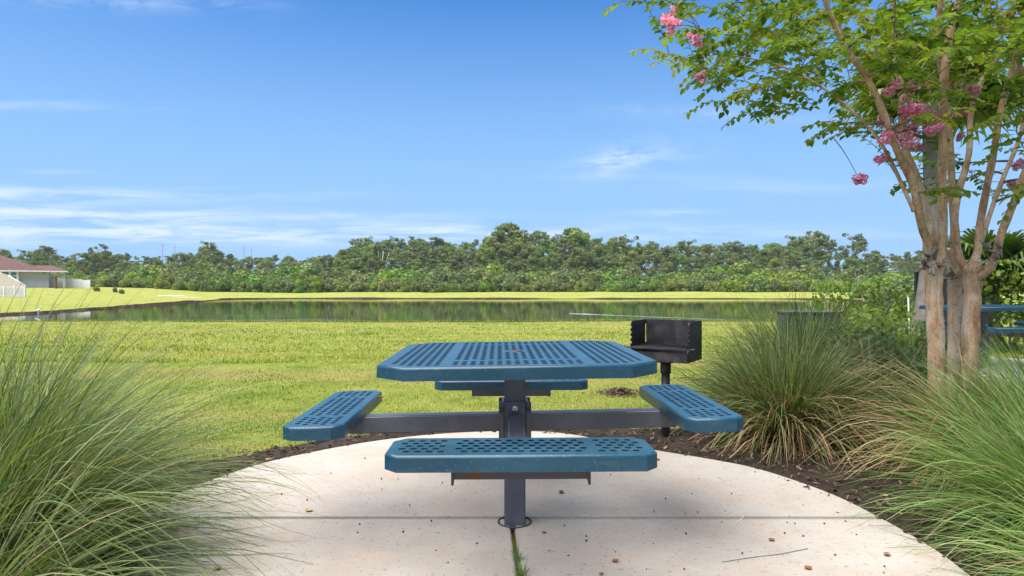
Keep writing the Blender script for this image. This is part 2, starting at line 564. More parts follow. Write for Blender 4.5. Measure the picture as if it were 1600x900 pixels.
    M['lawn_blade'] = mat_leaf('lawn_blade', [(0.065, 0.125, 0.012), (0.170, 0.255, 0.028), (0.335, 0.375, 0.070), (0.46, 0.40, 0.17)], 0.3, 0.6, 0, 0, 0, 0.15)
    M['chip'] = mat_leaf('mulch_chip', [(0.028, 0.020, 0.015), (0.065, 0.045, 0.033), (0.12, 0.085, 0.065), (0.27, 0.20, 0.15)], 0, 0.9, 0, 0, 0, 0.1)
    M['dead_leaf'] = mat_simple('dead_leaf', (0.16, 0.065, 0.025), (0.30, 0.15, 0.06), 0.8, 40, 0.2)
    M['pale_leaf'] = mat_simple('pale_leaf', (0.36, 0.24, 0.07), (0.50, 0.36, 0.14), 0.8, 40, 0.2)
    M['seed'] = mat_simple('seed', (0.03, 0.02, 0.015), (0.07, 0.04, 0.025), 0.6, 60, 0.3)
    M['straw'] = mat_simple('straw', (0.55, 0.50, 0.40), (0.66, 0.61, 0.5), 0.7, 20, 0.2)
    M['grey_twig'] = mat_simple('grey_twig', (0.17, 0.17, 0.14), (0.25, 0.25, 0.2), 0.8, 20, 0.2)
    M['stucco'] = mat_simple('pale_stucco', (0.47, 0.44, 0.43), (0.52, 0.49, 0.48), 0.9, 2, 0.2)
    M['white'] = mat_simple('white_vinyl', (0.70, 0.70, 0.70), (0.76, 0.76, 0.76), 0.5, 3, 0.4)
    M['cream'] = mat_simple('cream_vinyl', (0.50, 0.42, 0.34), (0.56, 0.48, 0.40), 0.6, 2, 0.3)
    m, t, b, o = new_mat('red_shingles')
    co = pos_co(t)
    br = t.node('ShaderNodeTexBrick'); br.inputs['Scale'].default_value = 1.0
    t.put(br.inputs['Vector'], t.mapping(co, (1.6, 1.0, 1)))
    br.inputs['Color1'].default_value = (0.105, 0.062, 0.056, 1); br.inputs['Color2'].default_value = (0.14, 0.086, 0.078, 1)
    br.inputs['Mortar'].default_value = (0.085, 0.036, 0.034, 1)
    pset(t, b, col=br.outputs[0], rough=0.9, spec=0.15)
    M['shingle'] = m
    m, t, b, o = new_mat('window_glass')
    pset(t, b, col=(0.10, 0.15, 0.17), rough=0.06, spec=0.6)
    M['glass'] = m
    M['cabinet'] = mat_simple('cabinet_green', (0.055, 0.066, 0.055), (0.09, 0.10, 0.085), 0.55, 4, 0.35, 0.1)
    M['brown_trunk'] = mat_simple('brown_trunk', (0.09, 0.06, 0.03), (0.16, 0.11, 0.06), 0.9, 9, 0.15, 0.4)
    M['feather'] = mat_simple('white_feather', (0.76, 0.76, 0.74), (0.8, 0.8, 0.79), 0.8, 10, 0.2)
    M['beak'] = mat_simple('yellow_beak', (0.6, 0.4, 0.06), (0.6, 0.45, 0.1), 0.5, 10, 0.3)
    M['mast'] = mat_simple('mast_steel', (0.12, 0.12, 0.13), (0.16, 0.16, 0.17), 0.6, 1, 0.3)
    M['sand'] = mat_simple('pale_sand', (0.50, 0.44, 0.33), (0.60, 0.53, 0.42), 0.95, 1, 0.1)


make_materials()

# ------------------------------------------------------------------ ground, pond, pad, mulch
WATER_Z = -0.7
GZ = -0.03                                      # the lawn lies a little below the top of the pad


def gz(x, y):
    x = np.asarray(x, float); y = np.asarray(y, float)
    far = -0.57 + 0.81 * sstep(y, 102, 128)
    lf = -0.57 + 0.45 * sstep(-x, 36, 66) + 1.25 * sstep(-x, 58, 80) * sstep(y, 74, 104) + 0.5 * sstep(y, 104, 130) * (1 - sstep(-x, 58, 80))
    z = np.where(x < -30, lf + (far - lf) * sstep(x, -56, -30) * sstep(y, 98, 106), far)
    near = sstep(y, 40, 22)
    z = z * (1 - near) + GZ * near
    und = (vnoise(x * 0.12, y * 0.12, 3) - 0.5) * 0.22 * sstep(y, 30, 60) + (vnoise(x * 0.3, y * 0.3, 5) - 0.5) * 0.05 * sstep(y, 7, 14)
    return z + und


pond_key = [(-60, 19.6), (-40, 20.1), (-28, 19.9), (-16, 20.1), (-6, 19.8), (4, 19.9), (12, 20.2), (20, 21.2), (30, 24.5), (38, 33), (43, 50), (47, 75),
            (46, 97), (36, 101), (20, 101.5), (0, 101.5), (-20, 102.5), (-36, 103), (-44.5, 98), (-42, 89), (-38, 70), (-35.5, 58), (-33.5, 48),
            (-32.7, 41), (-36, 36), (-46, 33), (-60, 31)]
pond = []
_n = len(pond_key)
for i in range(_n):
    a, b = Vector(pond_key[i]), Vector(pond_key[(i + 1) % _n])
    k = max(2, int((b - a).length / 0.8))
    for j in range(k):
        t = j / k
        p0, p3 = Vector(pond_key[i - 1]), Vector(pond_key[(i + 2) % _n])
        q = 0.5 * ((2 * a) + (b - p0) * t + (2 * p0 - 5 * a + 4 * b - p3) * t * t + (3 * a - p0 - 3 * b + p3) * t ** 3)
        wob = 0.30 if q.y > 25 else 0.12
        q = q + Vector((random.uniform(-1, 1), random.uniform(-1, 1))) * wob
        pond.append((q.x, q.y))


def build_ground():
    pts = []
    ys = [-8, -3, 0.5, 2, 3.5, 5, 6.5, 8, 10, 12, 14, 16, 18] + list(np.arange(21, 140, 3.0)) + [145, 155, 170, 190, 220, 260, 320, 420, 600]
    for y in ys:
        st = 1.5 if y < 20 else (3.0 if y < 142 else 14)
        lim = 16 if y < 20 else (125 if y < 142 else 420)
        for x in np.arange(-lim, lim + 0.01, st):
            pts.append((x + random.uniform(-.3, .3) * st, y + random.uniform(-.2, .2) * min(st, 2)))
    P = np.array(pts)
    keep = ~in_poly(P[:, 0], P[:, 1], pond)
    pn = np.array(pond)
    d = np.min(np.hypot(P[:, None, 0] - pn[None, :, 0], P[:, None, 1] - pn[None, :, 1]), axis=1)
    P = P[keep & (d > 0.5)]
    outer = [(-700, -60), (700, -60), (700, 900), (-700, 900)]
    V, F = cdt(outer, [pond], [tuple(p) for p in P])
    V = np.array(V); F = np.array(F)
    c = V[F].mean(axis=1)
    F = F[~in_poly(c[:, 0], c[:, 1], pond)]
    z = gz(V[:, 0], V[:, 1])
    o = link('lawn', mesh_np(np.column_stack([V, z]), F, smooth=True), M['lawn'])
    tag(o, kind='structure')
    # the eroded edge of the bank, one strip from the turf down under the water
    V, F = [], []
    n = len(pond)
    for i, (x, y) in enumerate(pond):
        a, b = Vector(pond[i - 1]), Vector(pond[(i + 1) % n])
        t = (b - a).normalized(); nrm = Vector((-t.y, t.x))
        r1 = 0.08 + random.uniform(-0.05, 0.12)
        zt = float(gz(x, y))
        V += [(x - nrm.x * .25, y - nrm.y * .25, zt - 0.05), (x + nrm.x * .02, y + nrm.y * .02, zt + 0.012), (x + nrm.x * r1, y + nrm.y * r1, zt - 0.16), (x + nrm.x * (r1 + .25), y + nrm.y * (r1 + .25), WATER_Z - 0.02), (x + nrm.x * 1.6, y + nrm.y * 1.6, WATER_Z - 0.5)]
    for i in range(n):
        for k in range(4):
            F.append((i * 5 + k, i * 5 + k + 1, ((i + 1) % n) * 5 + k + 1, ((i + 1) % n) * 5 + k))
    me = bpy.data.meshes.new('m'); me.from_pydata(V, [], F); me.polygons.foreach_set('use_smooth', [True] * len(F))
    tag(link('pond_bank', me, M['bank']), kind='structure')
    me = bpy.data.meshes.new('m')
    me.from_pydata([(-64, 17, WATER_Z), (56, 17, WATER_Z), (56, 106, WATER_Z), (-64, 106, WATER_Z)], [], [(0, 1, 2, 3)])
    tag(link('pond_water', me, M['water']), kind='structure')
    me = bpy.data.meshes.new('m')
    me.from_pydata([(-66, 16, WATER_Z - 1.2), (58, 16, WATER_Z - 1.2), (58, 108, WATER_Z - 1.2), (-66, 108, WATER_Z - 1.2)], [], [(0, 1, 2, 3)])
    tag(link('pond_bed', me, M['bank']), kind='structure')
    # the wake of something swimming: a low ridge of broken water with a churned head
    A, B = Vector((3.9, 43.0)), Vector((12.6, 33.6))
    V, F, k = [], [], 90
    for i in range(k):
        t = i / (k - 1)
        p = A.lerp(B, t) + Vector((random.uniform(-.05, .05), random.uniform(-.12, .12)))
        d = (B - A).normalized(); nn = Vector((-d.y, d.x))
        w = (0.05 + 0.22 * math.exp(-((t - .12) / .10) ** 2) + random.uniform(0, .06)) * (1 - 0.6 * t)
        h = (0.016 + 0.022 * math.exp(-((t - .12) / .12) ** 2)) * (1 - 0.5 * t) * random.uniform(.6, 1.2)
        if i in (0, k - 1): w *= .1; h = 0
        V += [(*(p - nn * w), WATER_Z + .002), (*(p - nn * w * .2), WATER_Z + h), (*(p + nn * w), WATER_Z + .002)]
    for i in range(k - 1):
        for j in range(2):
            F.append((i * 3 + j, i * 3 + j + 1, i * 3 + j + 4, i * 3 + j + 3))
    me = bpy.data.meshes.new('m'); me.from_pydata(V, [], F)
    tag(link('water_wake', me, M['wake']), kind='structure')
    for k, (px, py, rx) in enumerate(((267, 457.5, 3.4), (292, 459.5, 3.6))):
        d = 104 if k == 0 else 98
        x, y = (px - 800) / FPX * d, d
        ring = [(x + math.cos(a) * rx * random.uniform(.5, .75), y + math.sin(a) * 3.0 * random.uniform(.6, 1)) for a in np.linspace(0, 2 * PI, 18)[:-1]]
        me = bpy.data.meshes.new('m')
        me.from_pydata([(a, b, float(gz(a, b)) + .05) for a, b in ring], [], [tuple(range(len(ring)))])
        tag(link('sand_patch', me, M['sand']), kind='structure')


build_ground()

PAD_E = [(1.60, 1.5), (1.655, 2.2), (1.69, 2.5), (1.675, 2.86), (1.61, 3.23), (1.42, 3.64), (1.19, 3.86), (1.0, 4.0), (0.75, 4.20), (0.42, 4.50), (0.08, 4.60),
         (-0.40, 4.545), (-0.817, 4.375), (-1.16, 4.12), (-1.47, 3.78), (-1.62, 3.466), (-1.69, 3.216), (-1.69, 2.86), (-1.55, 2.5), (-1.37, 2.25), (-1.30, 1.5)]
pad_edge = smooth_path([(x, y, 0) for x, y in PAD_E], 6)
pad_edge = [(p.x, p.y) for p in pad_edge]


def build_pad():
    jy = 2.858; g = 0.0095
    far = [p for p in pad_edge if p[1] > jy + g + .004]
    xr = 1.675; xl = -1.69
    far = [(xr, jy + g)] + far + [(xl, jy + g)]
    right = [p for p in pad_edge if p[1] < jy - g - .004 and p[0] > 0]
    left = [p for p in pad_edge if p[1] < jy - g - .004 and p[0] < 0]
    xj = lambda y: 0.002 + (2.77 - y) * 0.052
    nearR = [(1.5, 0.3), (1.55, 1.0)] + right + [(xr, jy - g), (xj(jy) + g, jy - g), (xj(0.3) + g, 0.3)]
    nearL = [(xl, jy - g)] + left + [(-1.28, 1.0), (-1.25, 0.3), (xj(0.3) - g, 0.3), (xj(jy) - g, jy - g)]
    for poly in (far, nearR, nearL):
        mb = MB().prism(poly, -0.11, 0.0)
        me = mb.mesh()
        bm = bmesh.new(); bm.from_mesh(me)
        es = [e for e in bm.edges if all(v.co.z > -0.01 for v in e.verts)]
        bmesh.ops.bevel(bm, geom=es, offset=0.006, segments=2, affect='EDGES')
        bm.to_mesh(me); bm.free()
        tag(link('concrete_pad', me, M['concrete']), kind='structure')
    # dirt packed in the joints
    mb = MB()
    mb.box((0, jy, -0.055), (3.3, 0.022, 0.03)); mb.box((xj(1.5), 1.55, -0.056), (0.16, 2.5, 0.03))
    tag(mb.build('joint_dirt', M['mulch']), kind='structure')


build_pad()

MULCH = [(1.2, 0.4), (1.62, 1.5), (1.66, 2.9), (1.40, 3.65), (0.95, 4.02), (0.45, 4.48), (0.0, 4.58), (-0.5, 4.5), (-0.85, 4.34), (-1.2, 4.06), (-1.5, 3.72), (-1.66, 3.3), (-1.66, 2.8), (-1.3, 2.2), (-1.2, 0.4),
         (-4.2, 0.4), (-4.4, 2.6), (-3.7, 3.4), (-2.6, 3.7), (-1.9, 3.85), (-1.55, 4.15), (-1.25, 4.42), (-0.9, 4.66), (-0.5, 4.84), (0.0, 4.92), (0.5, 4.86), (0.95, 4.72), (1.5, 4.78), (1.9, 5.1), (2.5, 5.7), (3.3, 6.3), (4.6, 6.6), (6.0, 5.5), (6.0, 0.4)]


def build_mulch():
    ring = []
    for i in range(len(MULCH)):
        a, b = Vector(MULCH[i]), Vector(MULCH[(i + 1) % len(MULCH)])
        k = max(1, int((b - a).length / 0.12))
        for j in range(k):
            q = a.lerp(b, j / k)
            if q.y > 0.6 and not (-1.7 < q.x < 1.7 and (q - Vector((0, 2.8))).length < 1.85):
                q += Vector((random.uniform(-.05, .05), random.uniform(-.05, .05)))
            ring.append((q.x, q.y))
    xs = np.arange(-4.5, 6.1, 0.14)
    P = np.array([(x + random.uniform(-.05, .05), y + random.uniform(-.05, .05)) for x in xs for y in np.arange(0.4, 6.7, 0.14)])
    P = P[in_poly(P[:, 0], P[:, 1], ring)]
    V, F = cdt(ring, [], [tuple(p) for p in P])
    V = np.array(V); F = np.array(F)
    c = V[F].mean(axis=1)
    F = F[in_poly(c[:, 0], c[:, 1], ring)]
    z = GZ + 0.008 + 0.014 * vnoise(V[:, 0] * 6, V[:, 1] * 6, 9)
    tag(link('mulch_bed', mesh_np(np.column_stack([V, z]), F, smooth=True), M['mulch']), kind='structure')
    # chips and bits of bark lying on it
    n = 20000
    x = RNG.uniform(-4.2, 5.2, n); y = RNG.uniform(1.2, 6.4, n)
    k = in_poly(x, y, ring); k &= RNG.random(n) < np.where(y < 5.4, 1, .4)
    edge = (~k) & in_poly(x, y, [(a * 1.0, b + .12) for a, b in ring]) & (RNG.random(n) < .25) & ~in_poly(x, y, pad_edge)
    k |= edge
    x, y = x[k], y[k]; n = len(x)
    a = RNG.uniform(0, 2 * PI, n); L = RNG.uniform(.005, .019, n); W = L * RNG.uniform(.2, .5, n)
    tl = RNG.normal(0, .35, n)
    ux = np.column_stack([np.cos(a) * np.cos(tl), np.sin(a) * np.cos(tl), np.sin(tl)]); vx = np.column_stack([-np.sin(a), np.cos(a), RNG.normal(0, .3, n)])
    c = np.column_stack([x, y, GZ + RNG.uniform(.02, .036, n)])
    off = [(-1, -1), (1, -1), (1, 1), (-1, 1)]
    Vb = np.stack([c + ux * (sx * L)[:, None] + vx * (sy * W)[:, None] for sx, sy in off], 1)
    Vt = Vb + np.array([0, 0, .005])
    V = np.concatenate([Vb, Vt], 1).reshape(-1, 3)
    b = np.arange(n)[:, None] * 8
    F = np.concatenate([b + np.array(f) for f in ([4, 5, 6, 7], [0, 1, 5, 4], [1, 2, 6, 5], [2, 3, 7, 6], [3, 0, 4, 7])])
    rnd = np.repeat(np.clip(RNG.beta(1.6, 2.6, n), 0, 1), 8)
    tag(link('mulch_chips', mesh_np(V, F, {'rnd': rnd}), M['chip']), kind='stuff')
    return ring


mulch_ring = build_mulch()


def build_lawn_blades():
    def field(n, y0, y1, pw, L0, L1, W, name):
        u = RNG.random(n)
        y = y0 + (y1 - y0) * u ** pw
        x = RNG.uniform(-1, 1, n) * (0.86 * y + 0.6)
        ok = ~in_poly(x, y, mulch_ring) & ~in_poly(x, y, pad_edge)
        cl = vnoise(x * 2.2, y * 2.2, 21)
        ok &= RNG.random(n) < 0.35 + cl
        x, y = x[ok], y[ok]; n = len(x)
        z = gz(x, y)
        a = RNG.uniform(0, 2 * PI, n)
        L = RNG.uniform(L0, L1, n) * (0.6 + 0.8 * vnoise(x * 3, y * 3, 8)); lean = RNG.uniform(.2, 1.1, n)
        w = W * RNG.uniform(.6, 1.3, n)
        d = np.column_stack([np.cos(a), np.sin(a), np.zeros(n)]); s = np.column_stack([-np.sin(a), np.cos(a), np.zeros(n)])
        p = np.column_stack([x, y, z - .004])
        up = np.array([0, 0, 1.0])
        m = p + up * (L * .6 * np.cos(lean * .5))[:, None] + d * (L * .6 * np.sin(lean * .5))[:, None]
        tp = m + up * (L * .5 * np.cos(lean * 1.6))[:, None] + d * (L * .5 * np.sin(lean * 1.6))[:, None]
        V = np.stack([p - s * w[:, None], p + s * w[:, None], m + s * w[:, None] * .8, m - s * w[:, None] * .8, tp], 1).reshape(-1, 3)
        b = np.arange(n)[:, None] * 5
        patch = np.clip((vnoise(x * .35, y * .9, 4) * .5 + vnoise(x * 1.6, y * 3.0, 6) * .5 - .5) * 1.6 + .5, 0, 1)
        rnd = np.clip(0.12 + 0.62 * patch + RNG.normal(0, .24, n), 0, 1)
        rnd = np.where(RNG.random(n) < .09, 1.0, rnd)
        me = mesh_np(V, [b + np.array([0, 1, 2, 3]), b + np.array([3, 2, 4])], {'rnd': np.repeat(rnd, 5)})
        tag(link(name, me, M['lawn_blade']), 'short mown yellow green turf round the concrete pad', 'grass', kind='stuff')
    field(120000, 3.2, 11.5, 1.5, .016, .042, .0032, 'lawn_grass')
    field(90000, 9, 21, 1.3, .03, .06, .007, 'lawn_grass_beyond')


build_lawn_blades()

# ------------------------------------------------------------------ pedestal picnic table
def octagon(w, l, c):
    x, y = w / 2, l / 2
    return [(-x + c, -y), (x - c, -y), (x, -y + c), (x, y - c), (x - c, y), (-x + c, y), (-x, y - c), (-x, -y + c)]


def inset_poly(poly, d):
    n = len(poly); out = []
    for i in range(n):
        p, a, b = Vector(poly[i]), Vector(poly[i - 1]), Vector(poly[(i + 1) % n])
        e1 = (p - a).normalized(); e2 = (b - p).normalized()
        n1 = Vector((-e1.y, e1.x)); n2 = Vector((-e2.y, e2.x))
        m = (n1 + n2); m = m / (1 + n1.dot(n2))
        q = p + m * d
        out.append((q.x, q.y))
    return out


def perforated(outline, holes, r, th=0.014, skirt=0.05, er=0.010, hs=12):
    """a sheet with round holes, rolled edge and a skirt all round; the top is at z = 0"""
    mb = MB()
    ins = inset_poly(outline, er)
    loops = [[(hx + r * math.cos(2 * PI * k / hs), hy + r * math.sin(2 * PI * k / hs)) for k in range(hs)] for hx, hy in holes]
    V, F = cdt(ins, loops)
    H = np.array(holes)
    Va = np.array(V); Fa = np.array(F)
    c = Va[Fa].mean(axis=1)
    d = np.min(np.hypot(c[:, None, 0] - H[None, :, 0], c[:, None, 1] - H[None, :, 1]), axis=1)
    Fa = Fa[d > r * 0.95]
    mb.add([(x, y, 0) for x, y in V], [tuple(int(i) for i in f) for f in Fa])
    mb.add([(x, y, -th) for x, y in V], [tuple(int(i) for i in reversed(f)) for f in Fa])
    for l in loops:
        mb.add([(x, y, 0.0) for x, y in l] + [(x, y, -th) for x, y in l], [(k, hs + k, hs + (k + 1) % hs, (k + 1) % hs) for k in range(hs)], True)
    n = len(outline)
    prof = [(0.0, 0.0)] + [(er * math.sin(a), -er + er * math.cos(a)) for a in (R(30), R(60), R(90))] + [(er, -skirt), (er - .006, -skirt), (er - .006, -er - .008)]
    rows = [[(x, y, z) for x, y in inset_poly(outline, er - o)] for o, z in prof]
    for j in range(len(rows) - 1):
        a, b = rows[j], rows[j + 1]
        for i in range(n):
            k = (i + 1) % n
            mb.add([a[i], b[i], b[k], a[k]], [(0, 1, 2, 3)], False)
    me = mb.mesh()
    bm = bmesh.new(); bm.from_mesh(me)
    bmesh.ops.remove_doubles(bm, verts=bm.verts, dist=1e-5)
    for f in bm.faces:
        if abs(f.normal.z) < .98 and f.calc_center_median().z > -er * 1.05: f.smooth = True
    bm.to_mesh(me); bm.free()
    return me


def make_table():
    zt, zs, r = 0.760, 0.532, 0.770
    W, CH = 1.066, 0.118
    root = empty('picnic_table', (0.012, 2.81, 0), R(1.2),
                 label='blue perforated pedestal picnic table with four attached seats standing on the round concrete pad', cat='picnic table')
    out = octagon(W, W, CH)
    holes = []
    p = 0.0335
    for i in range(-16, 17):
        for j in range(-16, 17):
            x, y = i * p, j * p
            ax, ay = abs(x), abs(y)
            if max(ax, ay) > W / 2 - .040 or ax + ay > W - CH - .065: continue
            if ay < .012 and ax < .012: continue
            if max(ax, ay) < .05: continue
            q = ax - .27                                     # the welded seams between the centre and the wings
            if abs(q) < .017: continue
            if ax < .27 and abs(ay - .33) < .015: continue
            holes.append((x, y + (p / 2 if (i % 2 and ax < .27 and ay < .31) else 0)))
    top = link('tabletop', perforated(out, holes, .0116), M['blue'], root)
    top.location = (0, 0, zt); top.rotation_euler = (0, R(-0.7), 0)
    capd = MB().tube([(0, 0, -.006), (0, 0, .003), (0, 0, .004)], [.036, .036, .030], 20)
    cp = capd.build('hole_cap', M['dark_steel'], top)
    # supports under the top
    mb = MB()
    mb.box((0, 0, zt - .022), (.60, .05, .028)); mb.box((0, .0, zt - .0225), (.05, .60, .027)); mb.box((0, 0, zt - .040), (.2, .2, .008))
    mb.build('top_support', M['slate'], root, .002)
    MB().box((0, 0, 0.33), (.093, .093, .78)).build('post', M['slate'], root, .006, 3)
    # collar clamped round the post with bolts on all sides
    mb = MB()
    for k in range(4):
        Mz = Matrix.Rotation(k * PI / 2, 3, 'Z')
        mb.box(Mz @ Vector((0, -.0525, .462)), (.094, .011, .165), Mz)
        for s in (-1, 1):
            mb.box(Mz @ Vector((s * .056, -.060, .462)), (.012, .022, .165), Mz)
    col = mb.build('collar', M['slate'], root, .0015)
    for k in range(4):
        Mz = Matrix.Rotation(k * PI / 2, 3, 'Z')
        a = Mz @ Vector((0, -.0555, .515)); b = Mz @ Vector((0, -.064, .515)); c = Mz @ Vector((0, -.068, .515))
        MB().tube([a, b, c], [.0125, .0125, .007], 8, True, False).build('bolt', M['zinc'], col)
    for s in (-1, 1):
        MB().tube([(s * .060, -.086, .512), (s * .060, -.0745, .512), (s * .060, -.074, .512), (s * .060, .075, .512)], [.010, .010, .006, .006], 8, True, False).build('clamp_rod', M['dark_steel'], col)
    # ring of sealant where the post goes into the pad
    ringp = [(.073 * math.cos(a), .073 * math.sin(a), .001) for a in np.linspace(0, 2 * PI, 33)]
    MB().tube(ringp, .0045, 6, False).build('base_ring', M['dark_steel'], root)
    # seats with arms
    L, Dp, ch = 0.850, 0.235, 0.042
    so = octagon(L, Dp, ch)
    sh = []
    for row in range(5):
        y = -.068 + row * .034
        for i in range(-12, 13):
            x = i * .036 + (.018 if row % 2 else 0)
            ax = abs(x)
            if ax > L / 2 - .045 or abs(y) > Dp / 2 - .025: continue
            if ax > L / 2 - .065 and row in (0, 4): continue
            if .205 < ax < .245: continue
            sh.append((x, y))
    seat_me = perforated(so, sh, .0116, .014, .052)
    br = MB()
    br.box((0, 0, -.076), (.44, .075, .044)); br_me = None
    for s in (-1, 1):
        br.add([(s * .222, -.04, -.050), (s * .222, .04, -.050), (s * .222, .04, -.095), (s * .222, -.04, -.117), (s * .214, -.04, -.050), (s * .214, .04, -.050), (s * .214, .04, -.095), (s * .214, -.04, -.117)],
               [(0, 1, 2, 3), (7, 6, 5, 4), (0, 4, 5, 1), (1, 5, 6, 2), (2, 6, 7, 3), (3, 7, 4, 0)])
    br.box((0, .0, -.030), (.40, .05, .042))
    br_me = br.mesh(.0015)
    arm = MB()
    arm.box((0, -(.058 + (r - .045)) / 2, .4505), (.066, (r - .045 - .058), .076))
    arm_me = arm.mesh(.005, 3)
    for k in range(4):
        a = k * PI / 2                                       # 0: towards the camera, 1: right, 2: far, 3: left
        tilt = {0: 0.0, 1: R(1.0), 2: 0.0, 3: R(-0.9)}[k]
        Mz = Matrix.Rotation(a, 4, 'Z') @ Matrix.Rotation(-tilt, 4, 'X')
        ao = link('arm', arm_me, M['slate'], root)
        ao.matrix_local = Mz
        so_ = link('seat', seat_me, M['blue'], root)
        so_.matrix_local = Mz @ Matrix.Translation((0, -r, zs))
        b_ = link('seat_bracket', br_me.copy(), M['rusty'] if k == 0 else M['slate'], so_)
        if k == 0: b_['label'] = 'rust stained seat bracket'
    return root


table = make_table()
t2 = copy_tree(table)
t2.location = (5.9, 7.9, .06)
t2.rotation_euler = (0, 0, R(-3))
tag(MB().prism([(5.9 + 1.45 * math.cos(a), 7.9 + 1.45 * math.sin(a)) for a in np.linspace(0, 2 * PI, 41)[:-1]], -.1, .06).build('concrete_pad', M['concrete'], None, .006), kind='structure')
t2['label'] = 'more distant blue picnic table half hidden behind the crape myrtle trunks'

# ------------------------------------------------------------------ charcoal grill
def make_grill():
    bx, by = at(1040, 450, 4.5)[:2]
    root = empty('charcoal_grill', (bx, by, GZ), R(-33),
                 label='black park charcoal grill on a steel post behind the picnic table', cat='grill')
    W, D = 0.42, 0.33
    zb, zg, zt = 0.565, 0.655, 0.838
    th = .006
    MB().tube([(0, 0, -.05), (0, 0, .50)], [.031, .031], 20).build('post', M['dark_steel'], root)
    mb = MB(); mb.tube([(0, 0, .465), (0, 0, .555)], [.037, .037], 16); mb.box((0, 0, .552), (.12, .1, .02))
    mb.box((0, -.036, .505), (.034, .014, .05))
    mb.build('socket', M['soot'], root)
    mb = MB()
    mb.box((0, 0, zb), (W, D, th))
    mb.box((0, -D / 2 + th / 2, (zb + zg) / 2 - .012), (W, th, zg - zb - .03))
    mb.box((0, D / 2 - th / 2, (zb + zt) / 2), (W - .004, th, zt - zb))
    mb.build('fire_tray', M['soot'], root, .0015)
    # side plates with the notched front edge that holds the grate
    for s in (-1, 1):
        prof = [(D / 2 - .03 if s < 0 else D / 2, zb + .004)]
        prof = [(D / 2, zb + .002), (D / 2, zg + .01)]
        if s < 0: prof += [(D / 2 - .03, zg + .012), (D / 2 - .03, zt - .035), (D / 2 - .005, zt - .03), (D / 2 - .005, zt)]
        else: prof += [(D / 2, zt)]
        prof += [(-D / 2 + .05, zt), (-D / 2 + .03, zt - .02)]
        for k in range(4):
            z = zt - .035 - k * .036
            prof += [(-D / 2 + .03, z), (-D / 2 + .046, z - .006), (-D / 2 + .046, z - .016), (-D / 2 + .022, z - .022)]
        prof += [(-D / 2 + .03, zg - .005), (-D / 2, zg - .03), (-D / 2, zb + .002)]
        k = len(prof)
        x0, x1 = s * (W / 2), s * (W / 2 - th)
        bm = bmesh.new()
        A = [bm.verts.new((x0, y, z)) for y, z in prof]; B = [bm.verts.new((x1, y, z)) for y, z in prof]
        bm.faces.new(A); bm.faces.new(list(reversed(B)))
        for i in range(k): bm.faces.new((A[i], B[i], B[(i + 1) % k], A[(i + 1) % k]))
        bmesh.ops.recalc_face_normals(bm, faces=bm.faces)
        bmesh.ops.triangulate(bm, faces=[f for f in bm.faces if len(f.verts) > 4])
        me = bpy.data.meshes.new('m'); bm.to_mesh(me); bm.free()
        link('side_plate', me, M['soot'], root)
    mb = MB()
    for i in range(13):
        x = -W / 2 + .03 + i * (W - .06) / 12
        mb.tube([(x, -D / 2 - .005, zg), (x, D / 2 - .02, zg)], .0055, 6)
    mb.box((0, -D / 2 - .006, zg - .002), (W + .05, .022, .010)); mb.box((0, D / 2 - .02, zg - .002), (W - .02, .02, .008))
    for s in (-1, 1): mb.tube([(s * (W / 2 + .02), -D / 2 - .006, zg), (s * (W / 2 + .055), -D / 2 - .012, zg + .004)], .007, 8)
    mb.build('grate', M['soot'], root)
    # ash bed in the tray
    n = 14
    V = [(-W / 2 + .012 + (W - .024) * i / n, -D / 2 + .012 + (D - .024) * j / n, zb + .012 + .018 * random.random()) for j in range(n + 1) for i in range(n + 1)]
    F = [(j * (n + 1) + i, j * (n + 1) + i + 1, (j + 1) * (n + 1) + i + 1, (j + 1) * (n + 1) + i) for j in range(n) for i in range(n)]
    me = bpy.data.meshes.new('m'); me.from_pydata(V, [], F)
    link('ash_bed', me, M['rusty'], root)


make_grill()

